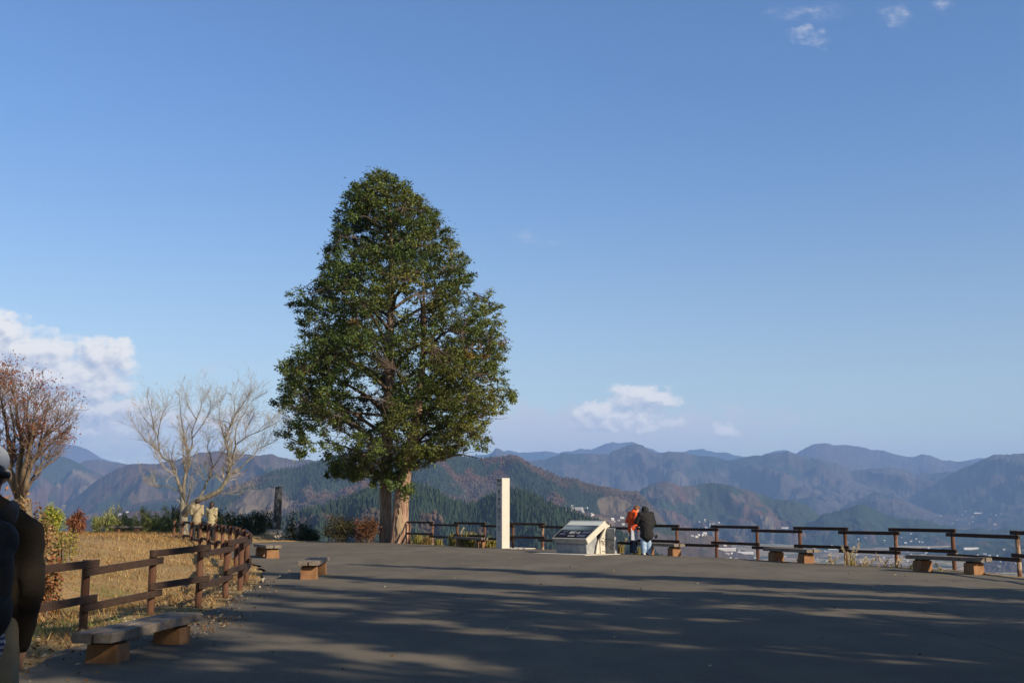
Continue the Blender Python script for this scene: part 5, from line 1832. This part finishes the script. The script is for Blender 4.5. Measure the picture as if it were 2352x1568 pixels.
for (x, yb, Y, wp, hp, n, cols, lab) in ((405, 1228, 60, 40, 66, 1500, DARKG, 'dark leafy shrub behind the bare tree trunk'), (512, 1232, 58, 60, 70, 2300, DARKG + GREEN, 'dark shrub with long leaves right of the cream-coated person'), (548, 1230, 59, 46, 56, 1500, DARKG, 'dark shrub left of the rounded black hedge'),
                                          (470, 1230, 61, 50, 52, 1500, DARKG, 'dark shrub between the two people behind the fence'), (668, 1243, 57, 56, 70, 2000, DARKG + GREEN, 'leafy shrub right of the old stone post'), (705, 1243, 56, 60, 52, 1900, DARKG, 'dark shrub between the old post and the clipped hedge'), (618, 1228, 62, 40, 66, 1400, DARKG, 'dark shrub behind the old stone post')):
    bush('shrub', x, yb, Y, wp, hp, n, (.075, .028), cols, lab, 'shrub', group='dark shrubs along the edge', shape='tall', up=.6, clumps=24)
bush('hedge_bush', 586, 1230, 57, 76, 52, 3600, (.05, .028), DARKG, 'rounded dark hedge bush left of the old stone post', clumps=44)
bush('hedge_bush', 780, 1244, 53, 92, 60, 4200, (.045, .026), [(.05, .05, .018), (.075, .055, .02), (.035, .038, .015)], 'rounded brownish green hedge bush left of the two stems', clumps=50)
bush('hedge_bush', 838, 1244, 52.5, 74, 58, 3400, (.045, .026), [(.14, .06, .028), (.10, .05, .024), (.17, .08, .035)], 'rounded reddish brown hedge bush touching the left stem', clumps=44, mat='dryleaf')

YG = [(.30, .25, .06), (.22, .21, .05), (.36, .29, .10), (.16, .17, .04)]
STRAW = [(.42, .32, .15), (.34, .25, .11), (.48, .38, .2), (.26, .19, .08)]
tl = random.Random(12)
for (x, y, wpx, hpx, cols, pm_, lab) in ((956, 1249, 34, 34, YG, 0, 'yellow-green grass clump right beside the thick stem'), (980, 1250, 30, 30, YG + RED, 0, 'grass clump with rusty tips by the first fence posts'), (1005, 1252, 20, 22, YG, 0, 'thin grass clump between the first fence posts'),
                                         (1040, 1254, 30, 40, YG, 1, 'grass clump behind the left end of the pillar-side bench'), (1075, 1256, 34, 46, YG, 1, 'tall grass clump behind the bench left of the pillar'), (1105, 1257, 34, 44, YG + GREEN, 0, 'grass clump at the right end of the bench left of the pillar'), (1130, 1258, 24, 30, YG, 0, 'grass clump against the left side of the white pillar'),
                                         (1255, 1264, 40, 9, STRAW, 0, 'low dry grass right of the white pillar'), (1300, 1266, 34, 10, STRAW, 0, 'low dry grass left of the info board'), (1428, 1271, 26, 34, STRAW + YG, 1, 'straw grass clump left of the orange jacket'), (1412, 1271, 20, 22, STRAW + RED, 0, 'rusty grass clump right of the info board'), (1470, 1272, 16, 24, YG, 0, 'grass glimpsed between the two people at the fence')):
    p = ground(x, y) + Vector((0, .45 if hpx < 15 else 1.1, -.08))
    s = F / p.y
    tuft('grass_clump', p, wpx / s, hpx / s * .9, 150 if hpx > 15 else 110, cols, lab, 'grass clump', 'grass clumps along the valley fence', plume=pm_, width=.014)
for (x, y, hpx, wpx, n, pl_, cols, lab) in ((1920, 1297, 34, 26, 40, 3, STRAW, 'pale pampas plume left of the post right of the middle bench'), (1968, 1300, 60, 34, 70, 4, YG + STRAW, 'tall pampas clump with white plumes right of the middle bench'), (2000, 1302, 40, 40, 90, 3, STRAW, 'straw pampas clump with drooping plumes between the benches'), (2045, 1304, 40, 26, 46, 2, STRAW, 'pampas clump left of the post before the rightmost bench'),
                                              (2072, 1306, 38, 22, 46, 2, YG, 'green pampas clump left of the rightmost bench'), (2108, 1309, 36, 26, 46, 2, YG + STRAW, 'pampas clump behind the left end of the rightmost bench'), (2180, 1314, 30, 18, 34, 1, YG, 'short pampas clump behind the rightmost bench'), (1845, 1292, 24, 16, 24, 1, STRAW, 'thin pampas stalks behind the middle bench')):
    p = ground(x, y) + Vector((0, .5, -.12))
    s = F / p.y
    tuft('pampas_grass', p, wpx / s, hpx / s * .75, int(n * .55), cols, lab, 'pampas grass', 'pampas grass along the valley fence', plume=pl_, width=.011)

# dry grass on the mound
N = 130000
gx, gy = rng.uniform(-24, -4.2, N), 9 + 52 * rng.uniform(0, 1, N) ** 1.7
dp = poly_sdf(gx, gy, PLAZA)
keep = (dp > .12) & (np.abs(gx) < .56 * gy + 1.5) & (poly_sdf(gx, gy, PLAT) < -.5)
dens = fbm(gx / 1.3, gy / 1.3, 3, 77)
keep &= rng.uniform(size=N) < sstep(.30, .60, dens) + .25
gx, gy, dens = gx[keep], gy[keep], dens[keep]
n = len(gx)
B = np.stack([gx, gy, gz(gx, gy) - .01], 1)
az = rng.uniform(0, 6.28, n)
hh = rng.uniform(.03, .16, n) * (.5 + dens)
ln = hh * rng.uniform(.5, 2.2, n)
d = np.stack([np.cos(az), np.sin(az), np.zeros(n)], 1)
s = np.stack([-np.sin(az), np.cos(az), np.zeros(n)], 1) * rng.uniform(.003, .007, n)[:, None] * (1 + gy / 40)[:, None]
T_ = B + d * ln[:, None] + np.array([0, 0, 1]) * hh[:, None]
V = np.stack([B - s, B + s, T_], 1).reshape(-1, 3)
cols = pick([(.46, .305, .115), (.37, .225, .08), (.54, .39, .17), (.25, .138, .05), (.32, .16, .055)], n)
gm_ = fbm(gx / 2.2, gy / 2.2, 3, 15)
gr = (gm_ > .60) & (gy < 24)
cols[gr] = pick([(.16, .19, .05), (.26, .25, .08)], int(gr.sum()))
tag(np_mesh('dry_grass', V, np.arange(3 * n).reshape(n, 3), MT['grass'], np.repeat(cols, 3, 0)), 'dry straw coloured grass covering the mound on the left', 'grass', kind='stuff')

# fallen leaves along the plaza's left rim and a few across the asphalt
N = 9000
gx, gy = rng.uniform(-9, -2.5, N), rng.uniform(7.5, 24, N)
dp = poly_sdf(gx, gy, PLAZA)
pr_ = np.where(dp < 0, np.exp(dp / .22), .55)
keep = (rng.uniform(size=N) < pr_) & (dp < 1.0)
C = np.stack([gx[keep], gy[keep]], 1)
z_ = np.where(dp[keep] < 0, .012, gz(C[:, 0], C[:, 1]) + .02)
C = np.column_stack([C, z_ + rng.uniform(0, .03, len(C))])
q1 = np.stack([rng.uniform(-4.6, -3.6, 500), rng.uniform(12.6, 15.5, 500), rng.uniform(.012, .05, 500)], 1)
q2 = np.stack([rng.uniform(-9, 13, 170), rng.uniform(9, 36, 170), np.full(170, .014)], 1)
q2 = q2[poly_sdf(q2[:, 0], q2[:, 1], PLAZA) < -.3]
C = np.concatenate([C, q1, q2])
D_ = rng.normal(size=C.shape) * np.array([1, 1, .25])
tag(leaf_obj('fallen_leaves', C, D_, rng.uniform(.014, .034, len(C)), rng.uniform(.010, .02, len(C)), pick([(.14, .075, .035), (.19, .115, .055), (.09, .05, .025), (.25, .19, .11), (.38, .34, .27)], len(C)), MT['dryleaf']), 'brown fallen leaves gathered along the rim of the asphalt', 'leaves', kind='stuff')

# ------------------------------------------------------------------ the trees that shade the foreground (outside the frame, right and behind)
cpy = bpy.data.meshes.new


def shade_tree(x, y, h, wd, seed, lab, open_=.3):
    q_ = random.Random(seed)
    g_ = np.random.default_rng(seed)
    base = Vector((x, y, 0))
    base.z = float(np.clip(gz(x, y), -6, 0)) - .1
    e = empty('shade_tree', base)
    tag(e, lab, 'tree', 'trees outside the picture shading the plaza')
    H = h - base.z
    mb = MB()
    mb.tube([base, base + Vector((q_.uniform(-.3, .3), q_.uniform(-.3, .3), H * .5)), base + Vector((q_.uniform(-.4, .4), 0, H * .97))], [.3, .2, .04], 8)
    cs, os_ = [], []
    zz = H * open_
    while zz < H:
        f_ = (zz - H * open_) / (H * (1 - open_))
        RR = wd * (1 - f_) ** .7 * q_.uniform(.6, 1.1)
        a = q_.uniform(0, 6.28)
        d = Vector((math.cos(a), math.sin(a), 0))
        s_ = base + Vector((0, 0, zz - RR * .15))
        en = base + Vector((0, 0, zz)) + d * RR
        mb.tube([s_, s_.lerp(en, .5) + Vector((0, 0, .15)), en], [.03 + RR * .012, .03, .012], 5)
        for k in range(int(RR / .35) + 1):
            f2 = q_.uniform(.3, 1.05)
            sdv = d.cross(Vector((0, 0, 1)))
            cs.append(s_.lerp(en, f2) + sdv * q_.gauss(0, .35) * RR * .4 + Vector((0, 0, q_.gauss(0, .12))))
            os_.append(d)
        zz += q_.uniform(.10, .26)
    mb.build('trunk', MT['bark_dark'], e, smooth=True)
    P_, D_, ci_, _, _ = crown_leaves(cs, os_, [1.35] * len(cs), seed, 18, .1)
    leaf_obj('crown', P_, D_, g_.uniform(.10, .2, len(ci_)), g_.uniform(.05, .10, len(ci_)), pick(DARKG + GREEN, len(ci_)), MT['leaf'], e)


TIPS = [(-4.5, 31.0, 15, 2.1), (-0.5, 27.8, 14, 1.9), (2.6, 25.5, 13, 1.7), (-7.0, 27.5, 16, 2.2), (-6.0, 23.0, 15, 2.4), (-2.0, 20.5, 15, 2.3), (4.0, 21.0, 12, 1.8), (-6.2, 17.5, 15, 2.6), (-3.5, 14.5, 14, 2.4),
        (-6.3, 12.8, 13, 2.4), (-3.0, 10.0, 12, 2.3), (1.2, 15.5, 12, 1.7), (-3.2, 6.8, 10, 2.3), (-4.8, 8.8, 12, 2.4), (-4.5, 4.6, 10, 2.3), (-7.6, 10.5, 15, 2.6), (-7.4, 7.6, 14, 2.6), (-6.6, 14.8, 15, 2.4), (-6.0, 6.0, 12, 2.4), (-1.0, 12.2, 12, 2.2), (0.5, 18.0, 13, 1.8), (-0.5, 8.2, 10, 2.2), (-4.2, 18.0, 15, 2.1), (-2.2, 24.0, 15, 1.8), (1.2, 21.6, 13, 1.6), (-0.8, 16.8, 14, 2.0), (-5.2, 20.2, 16, 2.0), (-4.6, 11.0, 13, 2.2), (-8.0, 19.5, 17, 2.2)]
KX, KY = math.sin(R(SUN_AZ)) / math.tan(R(SUN_EL)), -math.cos(R(SUN_AZ)) / math.tan(R(SUN_EL))
for k, (x, y, h, wd) in enumerate(TIPS):       # where each crown's shadow should end on the plaza
    shade_tree(x + KX * h, y - KY * h, h, wd, 200 + k, 'evergreen outside the picture to the right whose shadow streaks the plaza', .28)
for k, (x, y, h, wd) in enumerate([(5.0, -9.5, 17, 4.2), (-1.0, -8.0, 16, 4.2), (-7.5, -6.0, 17, 4.2), (-13.0, -1.0, 16, 4.2), (10.0, -5.5, 10, 2.6), (2.0, -14, 19, 4.5), (-5.0, -13, 19, 4.5), (-12, -9, 19, 4.5)]):  # unseen trees behind the camera, added to cut the sky's fill light
    shade_tree(x, y, h, wd, 260 + k, 'unseen evergreen added behind the camera to block sky light')

# ------------------------------------------------------------------ haze
hz = MB().box((0, 8750, 360), (60000, 21500, 1320)).build('haze', bpy.data.materials.new('haze'))
hm = hz.data.materials[0]
hm.use_nodes = True
ht_ = NT(hm.node_tree)
for nd in list(hm.node_tree.nodes):
    if nd.type == 'BSDF_PRINCIPLED':
        hm.node_tree.nodes.remove(nd)
pv = ht_.n('ShaderNodeVolumePrincipled')
pv.inputs['Color'].default_value = (.31, .53, 1.0, 1)
pv.inputs['Density'].default_value = 7.8e-5
pv.inputs['Anisotropy'].default_value = 0.0
ht_.l(pv.outputs[0], hm.node_tree.nodes['Material Output'].inputs['Volume'])
tag(hz, kind='stuff')
